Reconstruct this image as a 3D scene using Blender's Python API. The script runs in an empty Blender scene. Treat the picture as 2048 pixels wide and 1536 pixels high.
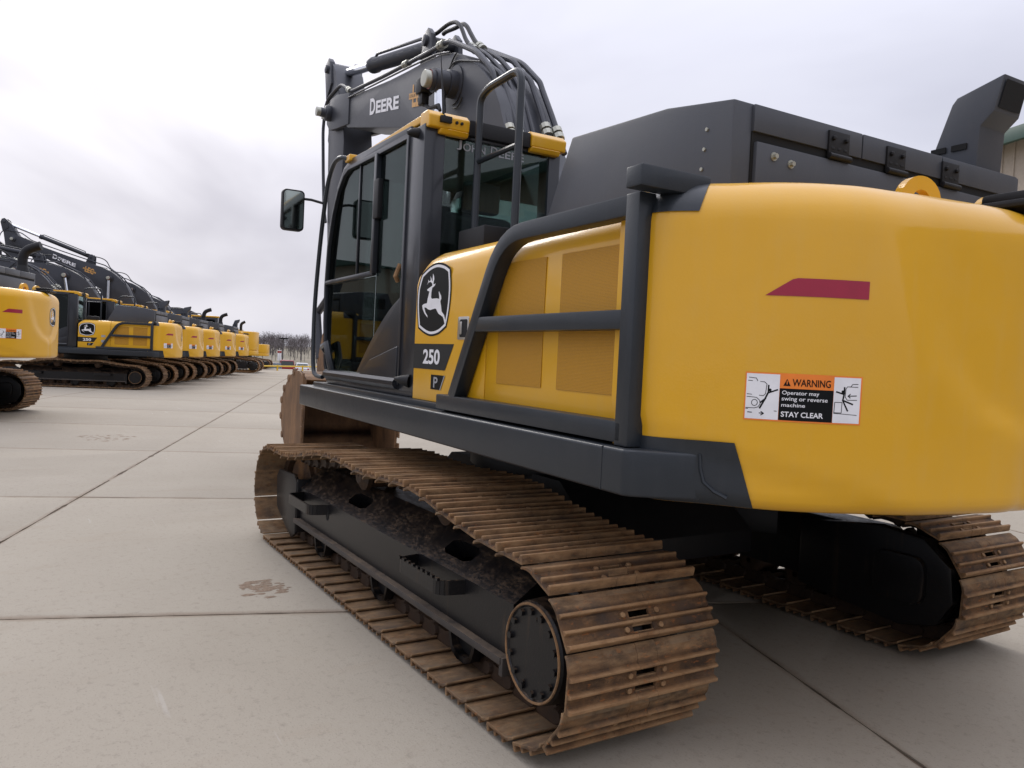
import bpy, bmesh, math, random
from mathutils import Vector, Matrix, noise
R = math.radians
rnd = random.Random(7)
scene = bpy.context.scene
COL = scene.collection

# ------------------------------------------------------------------ camera
cam_d = bpy.data.cameras.new('camera')
cam = bpy.data.objects.new('camera', cam_d); COL.objects.link(cam)
cam_d.sensor_width = 36.0
cam_d.lens = 1571.6 / 2048 * 36.0
cam_d.clip_start = 0.05; cam_d.clip_end = 2000
cr = Vector((-0.52595, -0.84910, 0.04903)); cu = Vector((0.05149, 0.02575, 0.99834)); cf = Vector((0.84895, -0.52760, -0.03018))
m3 = Matrix((cr, cu, -cf)).transposed()
cam.matrix_world = Matrix.Translation((-4.5003, 3.3486, 1.5638)) @ m3.to_4x4()
scene.camera = cam

# ------------------------------------------------------------------ world: overcast sky
world = bpy.data.worlds.new('World'); scene.world = world; world.use_nodes = True
SKYSCALE, SKYLOC = 1.05, (0.13, 10.06, 0)
SUN_EL, SUN_AZ = 33.0, -4.0          # the sun behind the cloud, az from +x
SUNV = Vector((math.cos(R(SUN_EL)) * math.cos(R(SUN_AZ)), math.cos(R(SUN_EL)) * math.sin(R(SUN_AZ)), math.sin(R(SUN_EL))))
GLOWV = Vector((0.95, -0.06, 0.29)).normalized()
nt = world.node_tree; nt.nodes.clear()
def wn(t, **k):
    n = nt.nodes.new(t)
    for a, b in k.items(): setattr(n, a, b)
    return n
wl = nt.links.new
wo = wn('ShaderNodeOutputWorld'); bgS = wn('ShaderNodeBackground'); bgC = wn('ShaderNodeBackground'); addS = wn('ShaderNodeMixShader')
sky = wn('ShaderNodeTexSky', sky_type='NISHITA', sun_disc=False, sun_elevation=R(SUN_EL), sun_rotation=R(90 - SUN_AZ))
sky.air_density = 1.0; sky.dust_density = 4.0
wl(sky.outputs[0], bgS.inputs[0]); bgS.inputs[1].default_value = 0.07
tc = wn('ShaderNodeTexCoord'); sep = wn('ShaderNodeSeparateXYZ'); wl(tc.outputs['Generated'], sep.inputs[0])
den = wn('ShaderNodeMath', operation='ADD'); wl(sep.outputs[2], den.inputs[0]); den.inputs[1].default_value = 0.42
dmx = wn('ShaderNodeMath', operation='MAXIMUM'); wl(den.outputs[0], dmx.inputs[0]); dmx.inputs[1].default_value = 0.42
dx = wn('ShaderNodeMath', operation='DIVIDE'); wl(sep.outputs[0], dx.inputs[0]); wl(dmx.outputs[0], dx.inputs[1])
dy = wn('ShaderNodeMath', operation='DIVIDE'); wl(sep.outputs[1], dy.inputs[0]); wl(dmx.outputs[0], dy.inputs[1])
cmb = wn('ShaderNodeCombineXYZ'); wl(dx.outputs[0], cmb.inputs[0]); wl(dy.outputs[0], cmb.inputs[1])
mpg = wn('ShaderNodeMapping'); wl(cmb.outputs[0], mpg.inputs[0]); mpg.inputs['Location'].default_value = SKYLOC
n1 = wn('ShaderNodeTexNoise'); wl(mpg.outputs[0], n1.inputs['Vector']); n1.inputs['Scale'].default_value = SKYSCALE; n1.inputs['Detail'].default_value = 5; n1.inputs['Roughness'].default_value = 0.47; n1.inputs['Distortion'].default_value = 0.35
rp = wn('ShaderNodeValToRGB'); wl(n1.outputs[0], rp.inputs[0])
e = rp.color_ramp.elements
e[0].position = 0.34; e[0].color = (0.61, 0.62, 0.735, 1)
e[1].position = 0.66; e[1].color = (0.90, 0.905, 1.00, 1)
x1 = e.new(0.47); x1.color = (0.78, 0.79, 0.91, 1)
dot = wn('ShaderNodeVectorMath', operation='DOT_PRODUCT'); wl(tc.outputs['Generated'], dot.inputs[0]); dot.inputs[1].default_value = GLOWV
mr = wn('ShaderNodeMapRange'); wl(dot.outputs['Value'], mr.inputs[0]); mr.inputs[1].default_value = 0.94; mr.inputs[2].default_value = 1.0
pw = wn('ShaderNodeMath', operation='POWER'); wl(mr.outputs[0], pw.inputs[0]); pw.inputs[1].default_value = 2.2
gn = wn('ShaderNodeMapRange'); wl(n1.outputs[0], gn.inputs[0]); gn.inputs[1].default_value = 0.36; gn.inputs[2].default_value = 0.60
pw2 = wn('ShaderNodeMath', operation='MULTIPLY'); wl(pw.outputs[0], pw2.inputs[0]); wl(gn.outputs[0], pw2.inputs[1])
gl = wn('ShaderNodeMixRGB', blend_type='ADD'); gl.inputs[0].default_value = 1.0; wl(rp.outputs[0], gl.inputs[1])
gc = wn('ShaderNodeMixRGB'); wl(pw2.outputs[0], gc.inputs[0]); gc.inputs[1].default_value = (0, 0, 0, 1); gc.inputs[2].default_value = (0.70, 0.69, 0.66, 1)
wl(gc.outputs[0], gl.inputs[2]); wl(gl.outputs[0], bgC.inputs[0])
zc = wn('ShaderNodeMath', operation='MAXIMUM'); wl(sep.outputs[2], zc.inputs[0]); zc.inputs[1].default_value = 0.0
zq = wn('ShaderNodeMath', operation='POWER'); wl(zc.outputs[0], zq.inputs[0]); zq.inputs[1].default_value = 2.1
zg = wn('ShaderNodeMath', operation='MULTIPLY_ADD'); wl(zq.outputs[0], zg.inputs[0]); zg.inputs[1].default_value = 1.75; zg.inputs[2].default_value = 0.93
wl(zg.outputs[0], bgC.inputs[1])
addS.inputs[0].default_value = 0.90; wl(bgS.outputs[0], addS.inputs[1]); wl(bgC.outputs[0], addS.inputs[2]); wl(addS.outputs[0], wo.inputs[0])

# ------------------------------------------------------------------ sun (soft, through cloud)
sd = bpy.data.lights.new('sun', 'SUN'); sd.energy = 1.2; sd.angle = R(24); sd.color = (1.0, 0.96, 0.90)
so = bpy.data.objects.new('sun', sd); COL.objects.link(so)
so.rotation_euler = SUNV.to_track_quat('Z', 'Y').to_euler()
vs = scene.view_settings
vs.view_transform = 'Standard'; vs.look = 'None'; vs.exposure = 0.0; vs.gamma = 1.0
scene.render.engine = 'CYCLES'

# ------------------------------------------------------------------ materials
MATS = {}
def new_mat(name):
    m = bpy.data.materials.new(name); m.use_nodes = True
    t = m.node_tree; b = t.nodes['Principled BSDF']; MATS[name] = m
    return m, t, b
class NB:
    """tiny node helper"""
    def __init__(s, t): s.t = t
    def n(s, typ, ins=None, **k):
        x = s.t.nodes.new(typ)
        for a, b in k.items(): setattr(x, a, b)
        for a, b in (ins or {}).items():
            if isinstance(b, bpy.types.NodeSocket): s.t.links.new(b, x.inputs[a])
            else: x.inputs[a].default_value = b
        return x
    def noise(s, vec, scale, detail=4, rough=.55, dist=0):
        return s.n('ShaderNodeTexNoise', {'Vector': vec, 'Scale': scale, 'Detail': detail, 'Roughness': rough, 'Distortion': dist}).outputs[0]
    def ramp(s, fac, a, b):
        return s.n('ShaderNodeMapRange', {0: fac, 1: a, 2: b}).outputs[0]
    def mix(s, fac, a, b, mode='MIX'):
        return s.n('ShaderNodeMixRGB', {0: fac, 1: a, 2: b}, blend_type=mode).outputs[0]
    def math(s, op, a, b=0.0):
        return s.n('ShaderNodeMath', {0: a, 1: b}, operation=op).outputs[0]
    def map(s, vec, sc=(1, 1, 1), loc=(0, 0, 0)):
        return s.n('ShaderNodeMapping', {'Vector': vec, 'Scale': sc, 'Location': loc}).outputs[0]
    def bump(s, h, strength, dist):
        return s.n('ShaderNodeBump', {'Height': h, 'Strength': strength, 'Distance': dist}).outputs[0]
    def obj(s): return s.n('ShaderNodeTexCoord').outputs['Object']
    def pos(s): return s.n('ShaderNodeNewGeometry').outputs['Position']
    def nrm(s): return s.n('ShaderNodeSeparateXYZ', {0: s.n('ShaderNodeNewGeometry').outputs['Normal']}).outputs[2]
    def rand(s): return s.n('ShaderNodeObjectInfo').outputs['Random']
def C3(c): return (c[0], c[1], c[2], 1)
def paint(name, col, rough=.35, dust=.15, dustcol=(.25, .21, .165), coat=.2, peel=.002, metal=0, streak=0.0, updust=.3, var=.06, spec=.5, ripple=0, edge=0):
    m, t, b = new_mat(name); k = NB(t); o = k.obj()
    big = k.noise(o, 1.7, 5, .6); fine = k.noise(o, 38, 3, .6)
    c = k.mix(k.ramp(big, .35, .7), C3(col), C3([x * (1 + var * 2) for x in col]))
    st = k.noise(k.map(o, (16, 16, 1.1)), 1.0, 4, .6)
    d = k.math('MULTIPLY', k.ramp(k.noise(o, 5.5, 6, .7), .45, .78), dust)
    if streak: d = k.math('ADD', d, k.math('MULTIPLY', k.ramp(st, .5, .75), streak))
    up = k.math('MULTIPLY', k.ramp(k.nrm(), .35, .95), k.math('MULTIPLY', k.ramp(k.noise(o, 9, 5, .7), .3, .7), updust))
    d = k.math('MINIMUM', k.math('ADD', d, up), 1.0)
    c = k.mix(d, c, C3(dustcol))
    if edge: c = k.mix(k.math('MULTIPLY', k.ramp(k.n('ShaderNodeNewGeometry').outputs['Pointiness'], .52, .60), k.math('MULTIPLY', k.ramp(fine, .35, .6), edge)), c, C3((.17, .17, .18)))
    t.links.new(c, b.inputs['Base Color'])
    t.links.new(k.math('ADD', k.math('MULTIPLY', d, .45), k.math('ADD', rough - .05, k.math('MULTIPLY', fine, .10))), b.inputs['Roughness'])
    b.inputs['Metallic'].default_value = metal; b.inputs['Specular IOR Level'].default_value = spec
    b.inputs['Coat Weight'].default_value = coat; b.inputs['Coat Roughness'].default_value = .09
    if peel:
        hgt = k.noise(o, 120, 2, .5)
        nn = k.bump(hgt, .25, peel)
        if ripple:
            bn = k.n('ShaderNodeBump', {'Height': k.noise(o, 2.6, 2, .5), 'Strength': 1.0, 'Distance': ripple}); t.links.new(nn, bn.inputs['Normal']); nn = bn.outputs[0]
        t.links.new(nn, b.inputs['Normal'])
        if coat: t.links.new(nn, b.inputs['Coat Normal'])
    return m
def flat(name, col, rough=.5, metal=0, spec=.5):
    m, t, b = new_mat(name); k = NB(t)
    n = k.noise(k.obj(), 14, 4, .6)
    t.links.new(k.mix(k.ramp(n, .3, .75), C3(col), C3([x * .86 for x in col])), b.inputs['Base Color'])
    b.inputs['Roughness'].default_value = rough; b.inputs['Metallic'].default_value = metal; b.inputs['Specular IOR Level'].default_value = spec
    return m
paint('yellow', (.67, .350, .007), .38, .08, (.54, .40, .18), .5, .0012, streak=.075, updust=.10, var=.03, spec=.35, ripple=.004)
paint('yellow_far', (.67, .356, .009), .38, .04, (.60, .42, .18), .3, 0, updust=.1, var=.03, spec=.35)
paint('charcoal', (.016, .021, .027), .36, .10, (.075, .072, .07), .10, .0012, streak=.08, updust=.30, spec=.38)
paint('hood_grey', (.048, .053, .064), .42, .10, (.11, .105, .10), .08, .001, streak=.08, updust=.25, spec=.4)
paint('boom_grey', (.031, .034, .043), .45, .08, (.11, .105, .10), .05, .001, updust=.2, spec=.4)
def dusty_black():
    m, t, b = new_mat('black_frame'); k = NB(t); o = k.obj()
    fine = k.noise(k.map(o, (12, 30, 30)), 1.8, 8, .80, .4); med = k.noise(o, 5.5, 6, .7); run = k.noise(k.map(o, (22, 22, 1.6)), 1.0, 4, .6); spk = k.noise(o, 90, 3, .65)
    up = k.ramp(k.nrm(), .25, .80)
    d = k.math('MULTIPLY', k.math('MULTIPLY', up, .8), k.math('MULTIPLY', k.ramp(fine, .45, .66), k.ramp(med, .36, .64)))
    d = k.math('ADD', d, k.math('MULTIPLY', k.ramp(run, .60, .76), .18))
    d = k.math('ADD', d, k.math('MULTIPLY', k.ramp(spk, .62, .72), .12))
    d = k.math('MINIMUM', d, .9)
    t.links.new(k.mix(d, C3((.006, .006, .007)), k.mix(k.ramp(med, .35, .65), C3((.14, .078, .038)), C3((.215, .135, .072)))), b.inputs['Base Color'])
    t.links.new(k.math('ADD', .36, k.math('MULTIPLY', d, .6)), b.inputs['Roughness']); b.inputs['Specular IOR Level'].default_value = .35
    t.links.new(k.bump(k.math('ADD', spk, d), .3, .002), b.inputs['Normal'])
dusty_black()
paint('rust_dark', (.034, .021, .014), .55, .55, (.15, .080, .036), 0, .003, updust=.35, spec=.3)
paint('dusty_edge', (.045, .040, .037), .55, .35, (.17, .125, .085), 0, .002, updust=.9, spec=.3)
paint('black_plastic', (.009, .009, .010), .5, .08, (.06, .055, .05), .0, .001, updust=.15, spec=.3)
paint('cab_dark', (.014, .016, .021), .30, .08, (.07, .065, .06), .25, .0008, updust=.2, spec=.4)
flat('interior', (.022, .024, .025), .7)
flat('interior_tan', (.36, .34, .30), .7)
flat('rubber', (.012, .013, .013), .5)
flat('black_print', (.004, .005, .006), .45, 0, .15)
flat('grey_print', (.022, .024, .025), .45, 0, .2)
flat('white_print', (.80, .80, .82), .4)
flat('silver_print', (.33, .34, .36), .35)
flat('orange_print', (.86, .22, .02), .45)
flat('tan_print', (.62, .33, .09), .5)
flat('maroon', (.33, .010, .040), .32)
flat('steel', (.62, .60, .56), .32, .9)
flat('chrome', (.74, .76, .80), .12, 1.0)
flat('zinc', (.42, .42, .36), .42, .6)
flat('red_paint', (.32, .03, .02), .45)
flat('shadow_black', (.004, .004, .004), .9)  # near-black put in for the shade inside openings and gaps
# rusty track steel
def rust(name, dusty):
    m, t, b = new_mat(name); k = NB(t); o = k.obj()
    off = k.n('ShaderNodeCombineXYZ', {0: k.math('MULTIPLY', k.rand(), 37.0), 1: k.math('MULTIPLY', k.rand(), 91.0)}).outputs[0]
    v = k.n('ShaderNodeVectorMath', {0: o, 1: off}, operation='ADD').outputs[0]
    sv = k.map(v, (3.0, 1.0, 3.0))
    a = k.noise(v, 6, 6, .65); b2 = k.noise(sv, 9, 6, .7); c2 = k.noise(v, 60, 4, .6); d2 = k.noise(sv, 22, 4, .6)
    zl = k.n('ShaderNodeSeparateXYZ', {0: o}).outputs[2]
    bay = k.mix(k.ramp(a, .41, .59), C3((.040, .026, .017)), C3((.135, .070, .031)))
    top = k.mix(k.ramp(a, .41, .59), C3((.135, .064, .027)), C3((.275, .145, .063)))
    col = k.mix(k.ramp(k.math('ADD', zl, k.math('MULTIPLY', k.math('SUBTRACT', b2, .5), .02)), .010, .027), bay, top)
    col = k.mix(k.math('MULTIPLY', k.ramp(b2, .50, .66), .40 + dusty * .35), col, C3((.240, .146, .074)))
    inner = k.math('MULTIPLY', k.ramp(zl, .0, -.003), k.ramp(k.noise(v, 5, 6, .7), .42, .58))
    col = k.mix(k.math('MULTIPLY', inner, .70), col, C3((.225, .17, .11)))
    col = k.mix(k.math('MULTIPLY', k.ramp(d2, .60, .67), .6), col, C3((.34, .115, .028)))
    col = k.mix(k.math('MULTIPLY', k.ramp(c2, .58, .70), .65), col, C3((.040, .031, .026)))
    col = k.mix(k.math('MULTIPLY', k.ramp(k.noise(v, 3.3, 5, .6), .50, .64), .65), col, C3((.060, .050, .044)))
    col = k.mix(k.math('MULTIPLY', k.rand(), .30), col, C3((.085, .05, .03)))
    t.links.new(col, b.inputs['Base Color'])
    t.links.new(k.ramp(b2, -1.2, 1.0), b.inputs['Roughness'])
    b.inputs['Metallic'].default_value = 0; b.inputs['Specular IOR Level'].default_value = .22
    pt = k.n('ShaderNodeNewGeometry').outputs['Pointiness']
    col = k.mix(k.math('MULTIPLY', k.ramp(pt, .53, .60), k.ramp(b2, .3, .65)), col, C3((.30, .185, .095)))
    t.links.new(col, b.inputs['Base Color'])
    t.links.new(k.bump(k.math('ADD', c2, k.math('MULTIPLY', b2, .8)), .55, .003), b.inputs['Normal'])
    return m
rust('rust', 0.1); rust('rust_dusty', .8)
m, t, b = new_mat('bucket_rust'); k = NB(t); o = k.obj()
a = k.noise(k.map(o, (1, 1, .35)), 4, 6, .65); c2 = k.noise(o, 30, 4, .6)
col = k.mix(k.ramp(a, .35, .65), C3((.10, .055, .028)), C3((.24, .13, .06)))
col = k.mix(k.math('MULTIPLY', k.ramp(c2, .55, .7), .5), col, C3((.07, .05, .04)))
t.links.new(col, b.inputs['Base Color']); b.inputs['Roughness'].default_value = .75
t.links.new(k.bump(c2, .4, .004), b.inputs['Normal'])
# perforated screen in the yellow door
m, t, b = new_mat('yellow_screen'); k = NB(t); o = k.obj()
vo = k.n('ShaderNodeTexVoronoi', {'Vector': k.map(o, (230, 1, 170)), 'Scale': 1.0, 'Randomness': .12}, feature='F1').outputs['Distance']
hole = k.ramp(vo, .42, .30)
col = k.mix(hole, C3((.50, .240, .004)), C3((.30, .140, .003)))
t.links.new(col, b.inputs['Base Color']); b.inputs['Roughness'].default_value = .5
t.links.new(k.bump(k.math('SUBTRACT', 1.0, hole), .6, .002), b.inputs['Normal'])
# glass
def glass(name, tint, gloss=.16):
    m, t, b = new_mat(name); t.nodes.remove(b); k = NB(t)
    out = t.nodes['Material Output']
    tr = k.n('ShaderNodeBsdfTransparent', {0: C3(tint)}); g = k.n('ShaderNodeBsdfGlossy', {0: (.9, 1, .98, 1), 'Roughness': .015})
    fr = k.n('ShaderNodeLayerWeight', {'Blend': .22}).outputs['Fresnel']
    f = k.math('MINIMUM', k.math('ADD', k.math('MULTIPLY', fr, .62), gloss), 1.0)
    mx = k.n('ShaderNodeMixShader', {0: f}); t.links.new(tr.outputs[0], mx.inputs[1]); t.links.new(g.outputs[0], mx.inputs[2])
    t.links.new(mx.outputs[0], out.inputs[0]); return m
glass('glass', (.17, .195, .19), .01); glass('glass_rear', (.68, .75, .73), .03); glass('glass_dark', (.10, .12, .12), .06)
flat('mirror_glass', (.36, .40, .37), .05, 1.0)
# concrete
m, t, b = new_mat('concrete'); k = NB(t); p = k.pos()
n0 = k.noise(p, .22, 4, .55); n1_ = k.noise(p, 1.6, 6, .6, .4); n2 = k.noise(p, 22, 5, .7); n3 = k.noise(p, 95, 3, .7)
col = k.mix(k.ramp(n0, .3, .7), C3((.325, .288, .230)), C3((.380, .340, .276)))
col = k.mix(k.math('MULTIPLY', k.ramp(n1_, .42, .78), .14), col, C3((.205, .170, .130)))
br = k.noise(k.map(p, (2.6, .8, 1)), 1.1, 6, .7, .8)
col = k.mix(k.math('MULTIPLY', k.ramp(br, .56, .76), .22), col, C3((.27, .20, .135)))
col = k.mix(k.math('MULTIPLY', k.ramp(n2, .54, .70), .42), col, C3((.19, .16, .13)))
col = k.mix(k.math('MULTIPLY', k.ramp(n3, .58, .72), .65), col, C3((.15, .122, .100)))
col = k.mix(k.math('MULTIPLY', k.ramp(n3, .38, .25), .35), col, C3((.44, .41, .36)))
col = k.mix(k.math('MULTIPLY', k.ramp(k.rand(), 0, 1), .16), col, C3((.265, .24, .20)))
sc = k.noise(k.map(p, (.5, 7, 1)), 1.6, 3, .5, .3)
col = k.mix(k.math('MULTIPLY', k.ramp(sc, .70, .74), .30), col, C3((.47, .44, .40)))
def jd_(ax, o0, dd_):
    u_ = k.n('ShaderNodeVectorMath', {0: p, 1: ax}, operation='DOT_PRODUCT').outputs['Value']
    f_ = k.math('FRACT', k.math('DIVIDE', k.math('SUBTRACT', u_, o0), dd_))
    return k.math('MULTIPLY', k.math('MINIMUM', f_, k.math('SUBTRACT', 1.0, f_)), dd_)
jn = k.noise(p, 3.0, 5, .65)
for ax, o0, dd_, wd, st_ in (((math.cos(R(-19)), math.sin(R(-19)), 0), -.55, 3.69, .060, .50), ((math.sin(R(19)), math.cos(R(19)), 0), 4.1, 4.8, .04, .40)):
    dj = k.math('ADD', jd_(ax, o0, dd_), k.math('MULTIPLY', k.math('SUBTRACT', jn, .5), .10))
    col = k.mix(k.math('MULTIPLY', k.ramp(dj, wd, .005), st_), col, C3((.175, .118, .075)))
t.links.new(col, b.inputs['Base Color']); b.inputs['Roughness'].default_value = .93
t.links.new(k.bump(k.math('ADD', k.math('MULTIPLY', n2, .6), n3), .45, .004), b.inputs['Normal'])
b.inputs['Specular IOR Level'].default_value = .15
m, t, b = new_mat('joint_dirt'); k = NB(t); p = k.pos()
t.links.new(k.mix(k.ramp(k.noise(p, 9, 5, .7), .35, .7), C3((.085, .062, .045)), C3((.20, .145, .10))), b.inputs['Base Color']); b.inputs['Roughness'].default_value = .95
m, t, b = new_mat('terrain'); k = NB(t); p = k.pos()
g_ = k.noise(p, .05, 5, .6); g2 = k.noise(p, .8, 5, .6)
col = k.mix(k.ramp(g_, .35, .65), C3((.20, .17, .12)), C3((.15, .14, .085)))
col = k.mix(k.ramp(g2, .4, .7), col, C3((.24, .20, .15)))
t.links.new(col, b.inputs['Base Color']); b.inputs['Roughness'].default_value = .95
m, t, b = new_mat('mud'); k = NB(t); p = k.pos()
t.links.new(k.mix(k.ramp(k.noise(p, 40, 5, .7), .3, .7), C3((.17, .115, .075)), C3((.27, .20, .14))), b.inputs['Base Color']); b.inputs['Roughness'].default_value = .95
t.links.new(k.bump(k.noise(p, 60, 5, .7), .8, .01), b.inputs['Normal'])
flat('asphalt', (.06, .06, .062), .9); flat('bark_grey', (.10, .09, .09), .95); flat('twig', (.14, .12, .12), .95)
flat('wall_beige', (.42, .36, .29), .7); flat('roof_green', (.025, .075, .055), .45)
flat('car_red', (.30, .012, .022), .25); flat('car_beige', (.48, .44, .37), .3); flat('car_blue', (.03, .045, .09), .3); flat('car_white', (.65, .66, .68), .3)
flat('tail_red', (.5, .01, .01), .3); flat('safety_yellow', (.70, .45, .02), .5)

# ------------------------------------------------------------------ mesh helpers
class G:
    def __init__(s): s.v = []; s.f = []; s.m = []; s.cur = 0
    def add(s, vs_, fs):
        o = len(s.v); s.v += [tuple(p) for p in vs_]
        for f in fs: s.f.append(tuple(i + o for i in f)); s.m.append(s.cur)
        return s
    def box(s, x0, x1, y0, y1, z0, z1):
        v = [(x, y, z) for x in (x0, x1) for y in (y0, y1) for z in (z0, z1)]
        return s.add(v, [(0, 1, 3, 2), (4, 6, 7, 5), (0, 4, 5, 1), (2, 3, 7, 6), (0, 2, 6, 4), (1, 5, 7, 3)])
    def prism(s, poly, ax, a, b):
        n = len(poly)
        mk = {'x': lambda p, t: (t, p[0], p[1]), 'y': lambda p, t: (p[0], t, p[1]), 'z': lambda p, t: (p[0], p[1], t)}[ax]
        v = [mk(p, a) for p in poly] + [mk(p, b) for p in poly]
        f = [tuple(range(n)), tuple(range(2 * n - 1, n - 1, -1))] + [(i, i + n, (i + 1) % n + n, (i + 1) % n) for i in range(n)]
        return s.add(v, f)
    def tube(s, path, r, n=8, closed=False, rot=0.0, caps=True, up=None):
        P = [Vector(p) for p in path]; k = len(P); T = []
        for i in range(k):
            if closed: a, b = P[i - 1], P[(i + 1) % k]
            else: a, b = P[max(i - 1, 0)], P[min(i + 1, k - 1)]
            d1 = (P[i] - a); d2 = (b - P[i])
            t_ = ((d1.normalized() if d1.length > 1e-9 else Vector()) + (d2.normalized() if d2.length > 1e-9 else Vector())).normalized()
            T.append(t_)
        u = Vector(up) if up else (Vector((0, 0, 1)) if abs(T[0].z) < .9 else Vector((1, 0, 0)))
        rings = []
        for i in range(k):
            u = (u - T[i] * u.dot(T[i])).normalized(); w = T[i].cross(u)
            sc_ = 1.0; mdir = None
            if (closed or 0 < i < k - 1):
                d1 = (P[i] - P[i - 1]).normalized(); c = max(d1.dot(T[i]), .35); sc_ = 1 / c
                mdir = d1 - T[i] * d1.dot(T[i])
                mdir = mdir.normalized() if mdir.length > 1e-6 else None
            rr = r[i] if isinstance(r, (list, tuple)) else r
            ring = []
            for j in range(n):
                a = rot + 2 * math.pi * j / n
                q = u * math.cos(a) * rr + w * math.sin(a) * rr
                if mdir is not None: q = q + mdir * q.dot(mdir) * (sc_ - 1)
                ring.append(P[i] + q)
            rings.append(ring)
        v = [q for ring in rings for q in ring]; f = []
        for i in range(k if closed else k - 1):
            for j in range(n):
                a, b = i * n + j, i * n + (j + 1) % n; c, d = ((i + 1) % k) * n + (j + 1) % n, ((i + 1) % k) * n + j
                f.append((a, b, c, d))
        if caps and not closed: f += [tuple(range(n - 1, -1, -1)), tuple(range((k - 1) * n, k * n))]
        return s.add(v, f)
    def sq(s, path, w, closed=False, up=None): return s.tube(path, w / math.sqrt(2), 4, closed, math.pi / 4, up=up)
    def cyl(s, a, b, r, n=20, r2=None): return s.tube([a, b], [r, r if r2 is None else r2], n)
    def lathe_y(s, cx, cz, prof, n=40):
        v = []; f = []; k = len(prof)
        for i in range(n):
            a = 2 * math.pi * i / n
            for (y, r_) in prof: v.append((cx + r_ * math.cos(a), y, cz + r_ * math.sin(a)))
        for i in range(n):
            for j in range(k - 1):
                f.append((i * k + j, i * k + j + 1, ((i + 1) % n) * k + j + 1, ((i + 1) % n) * k + j))
        return s.add(v, f)
    def grid(s, fn, us, vs_, closed=False):
        nu, nv = len(us), len(vs_); v = [fn(a, b) for a in us for b in vs_]
        f = [(i * nv + j, i * nv + j + 1, (i + 1) * nv + j + 1, (i + 1) * nv + j) for i in range(nu - 1) for j in range(nv - 1)]
        return s.add(v, f)
    def mesh(s, name, mats, bevel=0, seg=2, angle=35, doubles=True, recalc=True):
        me = bpy.data.meshes.new(name)
        me.from_pydata(s.v, [], s.f)
        for mm in (mats if isinstance(mats, (list, tuple)) else [mats]): me.materials.append(MATS[mm])
        for p_, i in zip(me.polygons, s.m): p_.material_index = i
        bm = bmesh.new(); bm.from_mesh(me)
        if doubles: bmesh.ops.remove_doubles(bm, verts=bm.verts, dist=1e-5)
        if recalc: bmesh.ops.recalc_face_normals(bm, faces=bm.faces)
        if bevel:
            ed = [e_ for e_ in bm.edges if len(e_.link_faces) == 2 and e_.calc_face_angle(0) > R(28)]
            bmesh.ops.bevel(bm, geom=ed, offset=bevel, segments=seg, profile=.6, affect='EDGES', clamp_overlap=True)
        bm.to_mesh(me); bm.free()
        for p_ in me.polygons: p_.use_smooth = True
        me.set_sharp_from_angle(angle=R(angle))
        return me
def arc(cx, cy, r, a0, a1, n=6): return [(cx + r * math.cos(R(a0 + (a1 - a0) * i / n)), cy + r * math.sin(R(a0 + (a1 - a0) * i / n))) for i in range(n + 1)]
def rrect(x0, x1, y0, y1, r, n=4):
    return arc(x1 - r, y1 - r, r, 0, 90, n) + arc(x0 + r, y1 - r, r, 90, 180, n) + arc(x0 + r, y0 + r, r, 180, 270, n) + arc(x1 - r, y0 + r, r, 270, 360, n)
def smooth_path(P, n=4):
    """Catmull-Rom"""
    P = [Vector(p) for p in P]; out = []
    for i in range(len(P) - 1):
        a, b, c, d = P[max(i - 1, 0)], P[i], P[i + 1], P[min(i + 2, len(P) - 1)]
        for j in range(n):
            t_ = j / n
            out.append(.5 * ((2 * b) + (c - a) * t_ + (2 * a - 5 * b + 4 * c - d) * t_ ** 2 + (3 * b - a - 3 * c + d) * t_ ** 3))
    out.append(P[-1]); return out
def fillet(P, r, n=4):
    P = [Vector(p) for p in P]; out = [P[0]]
    for i in range(1, len(P) - 1):
        d1 = (P[i - 1] - P[i]); d2 = (P[i + 1] - P[i]); rr = min(r, d1.length * .45, d2.length * .45)
        a = P[i] + d1.normalized() * rr; b_ = P[i] + d2.normalized() * rr
        for j in range(n + 1):
            t_ = j / n; out.append(a * (1 - t_) ** 2 + P[i] * 2 * t_ * (1 - t_) + b_ * t_ ** 2)
    out.append(P[-1]); return out
MESH = {}
def link(name, me, parent=None, mat=None):
    o_ = bpy.data.objects.new(name, me); COL.objects.link(o_)
    if parent is not None: o_.parent = parent
    if mat is not None: o_.matrix_local = mat
    return o_
def empty(name, loc=(0, 0, 0), rz=0, sc=1):
    o_ = bpy.data.objects.new(name, None); COL.objects.link(o_); o_.location = loc; o_.rotation_euler = (0, 0, rz); o_.scale = (sc,) * 3
    o_.empty_display_size = .2; return o_
def tag(o_, label=None, cat=None, group=None, kind=None):
    if label: o_['label'] = label
    if cat: o_['category'] = cat
    if group: o_['group'] = group
    if kind: o_['kind'] = kind
    return o_
_txt = {}
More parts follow.
